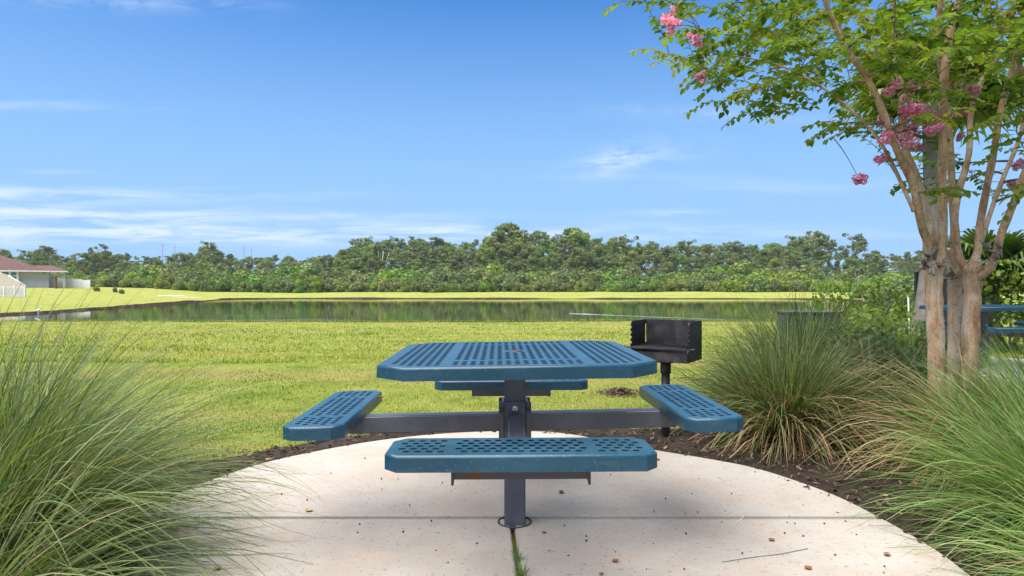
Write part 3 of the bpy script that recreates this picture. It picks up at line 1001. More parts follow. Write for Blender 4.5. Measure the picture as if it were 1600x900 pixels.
# ------------------------------------------------------------------ ornamental grass
def blades(n, base_r, L, th0, spread, droop, lean=(0, 0), width=.0028, segs=8, rnd=(.1, .8), az=None, flat=0.0):
    """arching blades from a tuft; angles in radians above the ground"""
    a = RNG.uniform(0, 2 * PI, n) if az is None else RNG.uniform(az[0], az[1], n)
    rr = base_r * np.sqrt(RNG.random(n))
    x = rr * np.cos(a) + RNG.normal(0, base_r * .12, n); y = rr * np.sin(a) + RNG.normal(0, base_r * .12, n)
    a2 = a + RNG.normal(0, .85, n)
    ln = RNG.uniform(L[0], L[1], n)
    tilt = np.clip(RNG.normal(.5, .32, n), 0, 1.15)
    e0 = th0 - spread * tilt + RNG.normal(0, .15, n)
    dr = RNG.uniform(droop[0], droop[1], n) * (.45 + .8 * tilt)
    p = np.column_stack([x, y, np.zeros(n)])
    tw = RNG.uniform(-1.0, 1.0, n)
    pts, sds = [p], []
    for k in range(segs):
        s = (k + .5) / segs
        e = e0 - dr * s ** 1.6
        hx = np.cos(a2) * np.cos(e) + lean[0] * s; hy = np.sin(a2) * np.cos(e) + lean[1] * s
        d = np.column_stack([hx, hy, np.sin(e)])
        d /= np.linalg.norm(d, axis=1)[:, None]
        p = p + d * (ln / segs)[:, None]
        p[:, 2] = np.maximum(p[:, 2], .006 + .02 * RNG.random(n))
        pts.append(p)
        perp = np.column_stack([-np.sin(a2), np.cos(a2), np.zeros(n)])
        up = np.cross(perp, d)
        sd = perp * np.cos(tw)[:, None] + up * np.sin(tw)[:, None]
        sds.append(sd)
    sds.append(sds[-1])
    w = width * RNG.uniform(.6, 1.35, n)
    rows = []
    for k in range(segs + 1):
        f = (1 - (k / segs) ** 2.2) * .95 + .05
        rows += [pts[k] - sds[k] * (w * f)[:, None], pts[k] + sds[k] * (w * f)[:, None]]
    V = np.stack(rows, 1).reshape(-1, 3)
    m = 2 * (segs + 1)
    b = np.arange(n)[:, None] * m
    F = np.concatenate([b + np.array([2 * k, 2 * k + 1, 2 * k + 3, 2 * k + 2]) for k in range(segs)])
    rv = np.clip(RNG.uniform(rnd[0], rnd[1], n) + RNG.normal(0, .08, n), 0, 1)
    along = np.tile(np.repeat(np.linspace(-.10, .10, segs + 1), 2), n)
    return V, F, np.clip(np.repeat(rv, m) + along, 0, 1)


def clump(x, y, label, n, L, r=.16, th0=1.5, spread=1.0, droop=(.6, 1.7), lean=(0, 0), mat='blade', width=.0028, dry=0, dryL=None, rnd=(.05, .75), dry_az=None, stalks=0, name='ornamental_grass'):
    root = empty(name, (x, y, GZ + .015), label=label, cat='grass clump', group='ornamental grass clumps round the pad')
    V, F, rv = blades(n, r, L, th0, spread, droop, lean, width, rnd=rnd)
    link('blades', mesh_np(V, F, {'rnd': rv}), M[mat], root)
    if dry:
        V, F, rv = blades(dry, r * 1.05, dryL or (L[0] * .7, L[1] * .9), 1.15, .9, (1.5, 2.5), (lean[0] * .5, lean[1] * .5), width * 1.05, rnd=(0, 1), az=dry_az)
        link('dry_blades', mesh_np(V, F, {'rnd': rv}), M['dry_blade'], root)
    if name == 'ornamental_grass' and 'whose tips' in label:
        V, F, rv = blades(230, r * .9, (.95, 1.38), 1.05, .5, (1.5, 2.3), (.25, -.12), width * .95, rnd=(.0, .8), az=(-.75, .35))
        link('arching_blades', mesh_np(V, F, {'rnd': rv}), M[mat], root)
    if stalks:
        V, F, rv = blades(stalks * 7, r * 1.2, (L[0] * .8, L[1] * .98), 1.40, 1.0, (.1, .9), (lean[0] * .4, lean[1] * .4), width * .95, rnd=(.55, 1.0))
        link('stray_blades', mesh_np(V, F, {'rnd': rv}), M[mat], root)
    return root


def build_grasses():
    g = -PI / 2
    clump(-1.95, 2.30, 'big green grass clump whose tips arch over the near edge of the concrete pad', 3000, (.55, 1.24), .20, 1.45, 1.2, (.8, 1.9), (.38, -.05), 'blade', .0029, 220, None, (.0, .62), None, 8)
    clump(-2.55, 3.15, 'grass clump behind the big one, leaning over the open lawn', 2000, (.5, 1.0), .20, 1.45, 1.15, (.6, 1.7), (.34, 0), 'blade', .0034, 120, None, (.0, .65), None, 8)
    clump(-1.62, 1.75, 'nearest grass clump in the bottom left corner beside the pad', 1100, (.45, .9), .16, 1.45, 1.2, (.8, 1.9), (.18, .06), 'blade', .0028, 140, None, (.1, .85), None, 2)
    clump(-3.3, 2.8, 'grass clump at the left edge farthest from the pad', 1300, (.7, 1.15), .2, 1.5, 1.1, (.6, 1.6), (.2, 0), 'blade', .0028, 80, None, (.05, .75), None, 3)
    clump(1.93, 4.45, 'grass clump with a skirt of drooping straw blades beside the charcoal grill', 1900, (.55, .98), .17, 1.52, 1.0, (.5, 1.7), (0, -.03), 'blade', .0040, 620, (.55, .95), (.05, .8), (-2.9, .3), 60)
    clump(2.62, 5.65, 'dull olive grass clump between the grill clump and the leafy bush', 2300, (.8, 1.2), .2, 1.45, 1.15, (.7, 1.9), (.0, -.05), 'blade', .0042, 200, None, (.0, .55), None, 4)
    clump(2.72, 4.85, 'dark drooping grass clump left of the crape myrtle trunks', 800, (.5, .85), .18, 1.4, 1.25, (.9, 2.1), (-.05, -.05), 'blade', .0040, 100, None, (.0, .5), None, 2)
    clump(3.45, 5.5, 'grass clump in front of the distant picnic table', 1800, (.55, .95), .2, 1.5, 1.1, (.6, 1.7), (0, 0), 'fresh_blade', .004, 60, None, (.1, .7), None, 2)
    clump(2.78, 3.62, 'light clump with brown fallen blades arching over the mulch', 800, (.45, .85), .18, 1.45, 1.1, (.7, 1.8), (.02, -.05), 'fresh_blade', .0034, 420, (.6, 1.1), (.1, .8), (2.4, 4.4), 20)
    clump(3.15, 3.55, 'bright green grass clump hiding the foot of the crape myrtle', 2100, (.55, 1.0), .22, 1.5, 1.15, (.6, 1.7), (-.05, 0), 'fresh_blade', .0034, 80, None, (.1, .8), None, 6)
    clump(2.42, 2.62, 'bright green grass clump sprawling onto the right of the pad', 2300, (.5, .98), .2, 1.45, 1.2, (.8, 1.8), (-.08, 0), 'fresh_blade', .0028, 160, None, (.05, .85), None, 4)
    clump(2.05, 1.95, 'nearest grass clump in the bottom right corner beside the pad', 1000, (.4, .8), .16, 1.4, 1.25, (.8, 1.9), (-.05, .05), 'fresh_blade', .0024, 80, None, (.1, .85), None, 1)


build_grasses()

# ------------------------------------------------------------------ leaves in bulk
def leaf_cards(c, nrm, size, aspect=.55, jitter=.6, fold=0.0, droop=None):
    """diamond leaves: c (n,3), outward normals nrm, size (n) -> V, F (quads of 4 corner points)"""
    n = len(c)
    nn = nrm + RNG.normal(0, jitter, (n, 3))
    nn /= np.linalg.norm(nn, axis=1)[:, None] + 1e-9
    t = RNG.normal(0, 1, (n, 3))
    if droop is not None: t += np.array(droop)
    t -= nn * (t * nn).sum(1)[:, None]
    t /= np.linalg.norm(t, axis=1)[:, None] + 1e-9
    s = np.cross(nn, t)
    h = size[:, None]
    V = np.stack([c - t * h, c + s * h * aspect + nn * h * fold, c + t * h, c - s * h * aspect + nn * h * fold], 1).reshape(-1, 3)
    F = np.arange(n)[:, None] * 4 + np.array([0, 1, 2, 3])
    return V, F


def blob_points(n, centre, rad, shell=.45):
    """points in the outer part of an ellipsoid, with outward normals"""
    d = RNG.normal(0, 1, (n, 3)); d /= np.linalg.norm(d, axis=1)[:, None]
    r = (shell + (1 - shell) * RNG.random(n) ** .6)[:, None]
    return np.asarray(centre) + d * r * np.asarray(rad), d


def crown_mesh(blobs, per, size, mat_rnd=(.0, 1.0), jitter=.6):
    cs, ns, sz, rn = [], [], [], []
    for (c, r) in blobs:
        k = max(12, int(per * (np.prod(r) ** (1 / 3)) ** 2))
        p, d = blob_points(k, c, r)
        cs.append(p); ns.append(d)
        sz.append(size * RNG.uniform(.6, 1.35, k))
        tone = RNG.uniform(.15, .85)
        rn.append(np.clip(RNG.normal(tone, .2, k), 0, 1) * (mat_rnd[1] - mat_rnd[0]) + mat_rnd[0])
    c = np.concatenate(cs); nn = np.concatenate(ns); s = np.concatenate(sz)
    V, F = leaf_cards(c, nn, s, .7, jitter)
    return mesh_np(V, F, {'rnd': np.repeat(np.concatenate(rn), 4)})


# ------------------------------------------------------------------ the wood beyond the pond
def tree_proto(kind):
    """unit-height tree -> (trunk mesh, crown mesh); scaled by its height when it is planted"""
    H = 14.0
    mb = MB(); blobs = []
    if kind == 'pine':
        bend = [(random.uniform(-.25, .25) * i, random.uniform(-.25, .25) * i, H * i / 5 * .93) for i in range(6)]
        mb.tube(smooth_path(bend, 3), list(np.linspace(.22, .07, 16)), 7)
        n = random.randint(16, 22)
        for i in range(n):
            t = random.uniform(.60, .97)
            z = H * t
            ang = random.uniform(0, 2 * PI)
            reach = (1.15 - t) * random.uniform(2.6, 5.2) + .2
            cx, cy = math.cos(ang) * reach, math.sin(ang) * reach
            bx = bend[min(5, int(t * 5.3))]
            p = Vector((bx[0] + cx, bx[1] + cy, z + .25 * reach))
            mb.tube([(bx[0], bx[1], z - .25 * reach), (bx[0] + cx * .5, bx[1] + cy * .5, z - .02), p], [.07, .05, .02], 5)
            rr = random.uniform(.6, 1.15)
            blobs.append((p, (rr, rr, rr * random.uniform(.4, .6))))
            for _ in range(2):
                q = p + Vector((random.uniform(-1, 1), random.uniform(-1, 1), random.uniform(-.3, .5))) * rr
                blobs.append((q, (rr * .55, rr * .55, rr * .4)))
        return mb.mesh(), crown_mesh(blobs, 75, .23)
    if kind == 'cypress':
        mb.tube([(0, 0, 0), (.05, 0, H * .5), (0, .05, H * .97)], [.25, .15, .04], 7)
        for i in range(80):
            t = random.uniform(.28, .98)
            rad = (1.02 - t) * 2.8 + .35
            ang = random.uniform(0, 2 * PI); q = random.uniform(.3, 1)
            rr = random.uniform(.5, .95) * (1.25 - t * .6)
            blobs.append(((math.cos(ang) * rad * q, math.sin(ang) * rad * q, H * t), (rr, rr, rr * .7)))
        return mb.mesh(), crown_mesh(blobs, 75, .28)
    # broadleaf: a spreading crown of many leaf clumps
    mb.tube([(0, 0, 0), (.1, .1, H * .3), (.0, .2, H * .62)], [.28, .22, .12], 7)
    nb = random.randint(40, 50)
    wide = random.uniform(2.8, 3.8)
    for i in range(nb):
        u = random.uniform(-1, 1); ang = random.uniform(0, 2 * PI)
        w = math.sqrt(max(0, 1 - u * u)) * random.uniform(.55, 1.05)
        p = Vector((math.cos(ang) * w * wide, math.sin(ang) * w * wide, H * .60 + u * H * .36))
        rr = random.uniform(.7, 1.4)
        blobs.append((p, (rr, rr, rr * random.uniform(.6, .85))))
        if i % 4 == 0:
            mb.tube([(0, .1, H * random.uniform(.3, .5)), p * .6 + Vector((0, 0, H * .2)), p], [.1, .07, .03], 5)
    return mb.mesh(), crown_mesh(blobs, 95, .25)


def shrub_proto():
    blobs = []
    for i in range(random.randint(12, 18)):
        ang = random.uniform(0, 2 * PI); q = math.sqrt(random.random()) * 1.7
        z = random.uniform(.5, 2.6) * (1 - q / 3.2)
        rr = random.uniform(.5, 1.0)
        blobs.append(((math.cos(ang) * q, math.sin(ang) * q, z + .2), (rr, rr, rr * random.uniform(.7, 1.1))))
    for i in range(6):
        ang = random.uniform(0, 2 * PI)
        blobs.append(((math.cos(ang) * 1.5, math.sin(ang) * 1.5, .35), (.7, .7, .5)))
    mb = MB()
    for i in range(5):
        a = random.uniform(0, 2 * PI)
        mb.tube([(0, 0, 0), (math.cos(a) * .5, math.sin(a) * .5, 1.0), (math.cos(a) * .9, math.sin(a) * .9, 2.1)], [.06, .045, .02], 5)
    return mb.mesh(), crown_mesh(blobs, 150, .19)


PROTOS = {k: [tree_proto(k) for _ in range(n)] for k, n in (('pine', 5), ('cypress', 3), ('broad', 6))}
SHRUBS = [shrub_proto() for _ in range(7)]
used = {}


def plant(name, protos, x, y, h, H, leaf, bark, label, cat, group, wide=1.0):
    i = random.randrange(len(protos))
    tm, cm = protos[i]
    key = (id(tm), leaf, bark)
    root = empty(name, (x, y, float(gz(x, y)) - .05), random.uniform(0, 2 * PI), label=label, cat=cat, group=group)
    s = h / H
    root.scale = (s * wide, s * wide, s)
    if key not in used:
        a, b = tm.copy(), cm.copy()
        a.materials.append(M[bark]); b.materials.append(M[leaf])
        used[key] = (a, b)
    a, b = used[key]
    link('trunk' if name != 'shrub' else 'stem', a, None, root)
    link('crown' if name != 'shrub' else 'foliage', b, None, root)
    return root


TOP = [(-60, 385), (0, 382), (30, 393), (70, 388), (100, 396), (150, 384), (190, 390), (230, 397), (290, 393), (327, 381), (350, 397), (400, 400), (440, 395), (480, 402), (530, 388), (560, 374), (590, 367), (620, 373), (650, 364),
       (700, 373), (740, 370), (760, 364), (795, 352), (830, 362), (860, 364), (895, 356), (940, 366), (985, 370), (1020, 376), (1070, 374), (1130, 375), (1190, 380), (1240, 366), (1275, 363), (1300, 374), (1330, 392), (1360, 388), (1400, 393), (1440, 389), (1500, 385), (1600, 380), (1700, 380)]


def top_y(px): return float(np.interp(px, [a for a, b in TOP], [b for a, b in TOP]))


def height_for(px, d, x, y):
    return CAM_H + (450 - top_y(px)) / FPX * d - float(gz(x, y))


KIND = {'pine': ('pine_tree', 'pine_leaf', 'tall slender pine with a clumpy crown in the wood beyond the pond', 'pines in the wood beyond the pond'),
        'cypress': ('cypress_tree', 'pine_leaf', 'dark narrow conifer in the wood beyond the pond', 'narrow conifers in the wood beyond the pond'),
        'broad': ('broadleaf_tree', 'tree_leaf', 'rounded broadleaf tree in the wood beyond the pond', 'broadleaf trees in the wood beyond the pond')}


def build_wood():
    # three staggered rows, the tallest row gives the skyline
    for row, (d0, d1, step, f0, f1) in enumerate(((146, 152, 20, .46, .70), (153, 159, 21, .66, .90), (160, 174, 19, .88, 1.02), (178, 192, 22, .80, .97))):
        px = -70
        while px < 1640:
            px += random.uniform(.6, 1.4) * step
            far = 1.18 if px < 470 else 1.0
            d = random.uniform(d0, d1) * far
            x, y = (px - 800) / FPX * d, d
            h = height_for(px, d, x, y) * random.uniform(f0, f1)
            if row >= 2 and 1308 < px < 1322: continue
            k = random.choices(('pine', 'cypress', 'broad'), ((5, 1, 4) if px < 470 or 620 < px < 960 else (7, 1, 2)))[0]
            if row <= 1: k = random.choices(('pine', 'cypress', 'broad'), (1, 2, 7))[0]
            nm, leaf, lab, grp = KIND[k]
            if row <= 1: lab = lab.replace('in the wood', 'at the front of the wood'); grp = grp.replace('in the wood', 'at the front of the wood')
            if row == 3: lab = lab.replace('in the wood', 'deep in the wood'); grp = grp.replace('in the wood', 'deep in the wood')
            plant(nm, PROTOS[k], x, y, h, 14.0, leaf, 'pine_bark', lab, 'tree', grp, random.uniform(.85, 1.2) if h > 9 else random.uniform(1.1, 1.5))
    # trees one can tell apart on the skyline
    for px, ty, d, k, lab in ((1330, 364, 158, 'pine', 'lone thin pine standing apart at the right end of the skyline, sky on both sides'),
                              (1272, 360, 160, 'pine', 'wide open crowned pine just left of the lone thin one on the skyline'),
                              (795, 349, 165, 'broad', 'tallest tree of the skyline, a rounded crown above its neighbours'),
                              (895, 355, 166, 'broad', 'second tallest rounded crown on the skyline above the grill'),
                              (327, 377, 190, 'pine', 'tallest lone crown of the low skyline beyond the house side of the pond'),
                              (150, 379, 185, 'pine', 'loose crowned pine on the low skyline beyond the house'),
                              (75, 384, 180, 'pine', 'flat topped pine right above the house roof'),
                              (565, 371, 160, 'pine', 'open crowned pine where the skyline starts to rise')):
        x, y = (px - 800) / FPX * d, d
        h = CAM_H + (450 - ty) / FPX * d - float(gz(x, y))
        nm, leaf, _, _ = KIND[k]
        plant(nm, PROTOS[k], x, y, h, 14.2, leaf, 'pine_bark', lab, 'tree', None, 1.0 if k == 'pine' else 1.25)
    # bleached bare tree
    d = 147; x, y = (598 - 800) / FPX * d, d
    root = empty('dead_tree', (x, y, float(gz(x, y))), label='bleached bare forked tree among the green crowns of the wood', cat='tree')
    mb = MB()
    mb.tube([(0, 0, 0), (.1, 0, 4), (-.1, 0, 7.2), (.2, 0, 9.5)], [.22, .17, .12, .04], 7)
    mb.tube([(0, 0, 5.5), (.9, 0, 7.4), (1.5, .2, 9.2)], [.11, .08, .03], 6)
    mb.tube([(-.05, 0, 6.5), (-.9, 0, 8.2), (-1.1, 0, 9.6)], [.09, .06, .02], 6)
    mb.build('trunk', M['dead_trunk'], root)
    # scrub belt on the far bank
    for row, (d0, d1, st, h0, h1) in enumerate(((126, 130, 19, 2.4, 3.9), (131, 136, 17, 3.6, 5.4), (138, 144, 20, 4.8, 7.2))):
        px = -40 if row else 190
        while px < 1560:
            px += random.uniform(.6, 1.4) * st
            d = random.uniform(d0, d1)
            if px < 240: d += 8
            x, y = (px - 800) / FPX * d, d
            if px < 150 and row == 0: continue
            h = random.uniform(h0, h1) * (1.0 if px > 300 else .85)
            lab = ('low light green shrub at the front of the scrub belt on the far bank', 'leafy shrub in the middle of the scrub belt on the far bank', 'tall shrub at the back of the scrub belt below the wood')[row]
            plant('shrub', SHRUBS, x, y, h, 3.4, 'scrub_leaf', 'pine_bark', lab, 'shrub', ('front', 'middle', 'back')[row] + ' row of the scrub belt beyond the pond', random.uniform(.85, 1.15))
    # shrubs where the belt comes forward on the right bank
    for px, d, h, lab in ((1352, 92, 3.4, 'bush at the right end of the far bank'), (1384, 76, 3.0, 'bush on the right bank of the pond'), (1412, 62, 3.2, 'bush on the right bank nearest the pond corner'), (1425, 50, 2.6, 'yellow green bush beside the grey palm trunk'),
                          (1460, 70, 4.0, 'bush on the right bank behind the crape myrtle trunks'), (1500, 60, 3.6, 'bush on the right bank behind the middle trunk')):
        x, y = (px - 800) / FPX * d, d
        plant('shrub', SHRUBS, x, y, h, 3.4, 'scrub_leaf', 'pine_bark', lab, 'shrub', None, 1.0)
    # small dark shrubs set out on the lawn by the white fence
    for px, py, d, w in ((151, 449, 104, .75), (180, 449, 106, .6), (190, 450.5, 103, .6)):
        x, y = (px - 800) / FPX * d, d
        plant('shrub', SHRUBS, x, y, 1.1, 3.4, 'tree_leaf', 'pine_bark', 'small dark shrub planted on the lawn past the white fence', 'shrub', 'small shrubs on the lawn past the white fence', w)


build_wood()

# ------------------------------------------------------------------ house, fences, masts, egret
def build_house():
    D = 107.0
    X = lambda px, d=D: (px - 800) / FPX * d
    Z = lambda py, d=D: CAM_H - (py - 450) / FPX * d
    zg = 1.18
    root = empty('house', (X(50), D, zg), label='single storey pale house with a red shingle roof and a covered patio', cat='house')
    def loc(x, y, z): return Vector((x - X(50), y - D, z - zg))
    ze = Z(424)                                       # eaves
    # main block
    mb = MB()
    x0, x1 = X(-110), X(75)
    mb.box(loc((x0 + x1) / 2, D + 5.0, (zg - .3 + ze) / 2), (x1 - x0, 10.0, ze - zg + .3))
    mb.build('wall', M['stucco'], root)
    # projecting white bay with the window
    bx0, bx1 = X(-30), X(27.5)
    bay = MB().box(loc((bx0 + bx1) / 2, D - .35, (zg - .3 + ze) / 2), (bx1 - bx0, .7, ze - zg + .3)).build('bay', M['white'], root)
    for a, b in ((2, 13), (15.5, 25)):
        w = MB()
        xa, xb, z0, z1 = X(a), X(b), Z(438), Z(425.6)
        for dx in (xa, xb): w.box(loc(dx, D - .72, (z0 + z1) / 2), (.09, .07, z1 - z0 + .09))
        for dz in (z0, z1, (z0 + z1) / 2): w.box(loc((xa + xb) / 2, D - .725, dz), (xb - xa, .06, .08))
        wo = w.build('window', M['white'], root)
        MB().box(loc((xa + xb) / 2, D - .70, (z0 + z1) / 2), (xb - xa - .06, .03, z1 - z0 - .06)).build('pane', M['glass'], wo)
    # patio: back wall stays open, column and beam
    px0, px1 = X(75), X(104)
    MB().box(loc(X(99.8), D + .3, (zg - .2 + ze) / 2), (.50, .5, ze - zg + .2)).build('column', M['stucco'], root)
    MB().box(loc(X(99.8), D + 4.6, (zg - .2 + ze) / 2), (.50, .5, ze - zg + .2)).build('column', M['stucco'], root)
    MB().box(loc((px0 + X(102)) / 2 + .003, D + .3, ze - .14), (X(102) - px0, .46, .24)).build('beam', M['stucco'], root)
    MB().box(loc((px0 + px1) / 2, D + 2.45, ze - .01), (px1 - px0 - .1, 5.0, .04)).build('patio_ceiling', M['brown_trunk'], root)
    # roof: big hip over the main block, lower hip over the patio, white fascia
    def hip(xa, xb, ya, yb, ra, rb, yr, zr, name):
        P = [loc(xa, ya, ze), loc(xb, ya, ze), loc(xb, yb, ze), loc(xa, yb, ze), loc(ra, yr, zr), loc(rb, yr, zr)]
        return MB().add(P, [(0, 1, 5, 4), (1, 2, 5), (2, 3, 4, 5), (3, 0, 4), (3, 2, 1, 0)]).build(name, M['shingle'], root)
    hip(X(-116), X(78), D - 1.0, D + 11, X(-110), X(-30), D + 5, Z(394.5, D + 5), 'roof')
    hip(X(40), X(105.5), D - .45, D + 6, X(51), X(81), D + 3.2, Z(415.5, D + 3.2), 'roof')
    mb = MB()
    mb.box(loc((X(-116) + X(78)) / 2, D - 1.03, ze - .06), (X(78) - X(-116), .05, .20))
    mb.box(loc((X(78) + X(105.5)) / 2 + .02, D - .48, ze - .06), (X(105.5) - X(78), .05, .20))
    mb.box(loc(X(105.5) + .03, D + 2.8, ze - .06), (.05, 6.5, .20))
    mb.build('fascia', M['white'], root)
    MB().box(loc(X(68), D - .06, Z(427)), (.35, .12, .14)).build('wall_light', M['dark_steel'], root)
    # the house front is turned towards the pond
    p0 = loc(X(105), D, zg); ra = R(34); kx = .77
    root.rotation_euler = (0, 0, ra); root.scale = (kx, 1, 1)
    root.location = (X(105) - p0.x * kx * math.cos(ra), D - p0.x * kx * math.sin(ra), zg)
    # brown stump of a palm in front of the patio
    t = empty('palm_stump', (X(87, 104), 104, float(gz(X(87, 104), 104))), label='bare brown trunk standing in front of the house patio', cat='trunk')
    MB().tube(smooth_path([(0, 0, -.1), (.02, 0, .15), (0, 0, 1.0), (.03, 0, 2.25)], 3), [.30, .27, .24, .22, .21, .2, .2, .2, .21, .22], 12).build('trunk', M['brown_trunk'], t)
    # white vinyl fence behind the patio
    f = empty('vinyl_fence', (X(75), 110, 1.2), label='white solid vinyl fence running from the house patio towards the trees', cat='fence')
    Df = 112
    xs = np.linspace(X(76, Df), X(140.5, Df), 6)
    for i in range(5):
        a, b = xs[i], xs[i + 1]
        za, zb = [Z(np.interp(p, [76, 112, 141], [435, 435.5, 438]), Df) for p in (76 + 64.5 * i / 5, 76 + 64.5 * (i + 1) / 5)]
        zm = (za + zb) / 2
        g0 = float(gz(a, Df)) - .15
        MB().box(((a + b) / 2 - X(75), 2, (g0 + zm) / 2 - 1.2), (b - a - .10, .05, zm - g0)).build('panel', M['white'], f)
    for i, a in enumerate(xs):
        zp = Z(np.interp(76 + 64.5 * i / 5, [76, 112, 141], [434.4, 435, 437.4]), Df)
        g0 = float(gz(a, Df)) - .15
        mb = MB(); mb.box((a - X(75), 2, (g0 + zp) / 2 - 1.2), (.13, .13, zp - g0)); mb.box((a - X(75), 2, zp + .03 - 1.2), (.17, .17, .05))
        mb.build('post', M['white'], f)
    # near fence: cream sloping panel and white pickets
    Dn = 82
    g0 = Z(464.5, Dn)
    f = empty('picket_fence', (X(39, Dn), Dn, g0), label='white picket fence with a sloping cream privacy panel behind it at the left edge', cat='fence')
    P = [(X(-40, Dn), 415), (X(11, Dn), 431.5), (X(38, Dn), 447), (X(38, Dn), 466), (X(-40, Dn), 466)]
    mb = MB()
    mb.prism([(x - X(39, Dn), Z(py, Dn) - g0) for x, py in P], -.03, .03, Matrix.Rotation(PI / 2, 4, 'X') @ Matrix.Rotation(0, 4, 'X'))
    pn = mb.build('privacy_panel', M['cream'], f); pn.location = (0, .25, 0)
    mb = MB()
    for (ax, ay), (bx, by) in (((X(-40, Dn), 414.4), (X(11, Dn), 430.9)), ((X(11, Dn), 430.9), (X(38, Dn), 446.4))):
        mb.tube([(ax - X(39, Dn), .25, Z(ay, Dn) - g0), (bx - X(39, Dn), .25, Z(by, Dn) - g0)], .07, 6)
    mb.build('cap_rail', M['white'], f)
    mb = MB()
    x = X(-40, Dn)
    while x < X(38, Dn):
        mb.box((x - X(39, Dn), 0, .72), (.05, .03, 1.40)); x += .125
    mb.build('pickets', M['white'], f)
    mb = MB()
    for z in (.2, 1.36): mb.box(((X(-40, Dn) + X(38, Dn)) / 2 - X(39, Dn), .035, z), (X(38, Dn) - X(-40, Dn), .04, .09))
    mb.build('rail', M['white'], f)
    for px in (38.5, 22.5, 6): MB().box((X(px, Dn) - X(39, Dn), 0.02, .78), (.14, .14, 1.6)).build('post', M['white'], f)
    # thin masts far beyond the wood
    for px, py, lab in ((254, 381, 'tallest thin mast beyond the low skyline'), (273, 384, 'thin mast just right of the tallest one'), (381, 386, 'thin pale mast farther right beyond the wood'), (393, 389, 'shortest thin mast beyond the wood')):
        d = 420
        x = X(px, d); h = Z(py, d)
        m_ = empty('radio_mast', (x, d, float(gz(x, d))), label=lab, cat='mast', group='thin masts beyond the wood')
        MB().tube([(0, 0, 0), (0, 0, h)], [.32, .14], 5).build('pole', M['mast'], m_)
        mb = MB(); mb.box((0, 0, h * .93), (1.1, .2, .35)); mb.box((0, 0, h * .82), (.8, .2, .25))
        mb.build('antenna', M['mast'], m_)


build_house()


def skin_mesh(verts, edges, radii, lvl=2):
    me = bpy.data.meshes.new('m')
    me.from_pydata(verts, edges, [])
    o = bpy.data.objects.new('tmp', me)
    C.objects.link(o)
    md = o.modifiers.new('s', 'SKIN'); md.use_smooth_shade = True
    for i, r in enumerate(radii): me.skin_vertices[0].data[i].radius = (r, r)
    me.skin_vertices[0].data[0].use_root = True
    ms = o.modifiers.new('d', 'SUBSURF'); ms.levels = lvl; ms.render_levels = lvl
    dg = bpy.context.evaluated_depsgraph_get()
    res = bpy.data.meshes.new_from_object(o.evaluated_get(dg))
    bpy.data.objects.remove(o)
    return res


def build_egret():
    d = 41.5
    x = (60 - 800) / FPX * d
    root = empty('egret', (x, d, WATER_Z - .06), R(20), label='small white egret standing at the foot of the pond bank', cat='bird')
    V = [(0, 0, .36), (-.10, 0, .33), (-.20, 0, .28), (.08, 0, .40), (.12, 0, .48), (.09, 0, .56), (.13, 0, .62), (.19, 0, .62), (0, .03, .26), (0, .03, .0), (-.01, -.03, .26), (-.01, -.03, .0)]
    E = [(0, 1), (1, 2), (0, 3), (3, 4), (4, 5), (5, 6), (6, 7), (0, 8), (8, 9), (0, 10), (10, 11)]
    Rr = [.075, .065, .02, .04, .022, .02, .03, .018, .014, .009, .014, .009]
    link('body', skin_mesh(V, E, Rr), M['feather'], root)
    MB().tube([(.20, 0, .62), (.29, 0, .605)], [.011, .002], 8).build('beak', M['beak'], root)


build_egret()

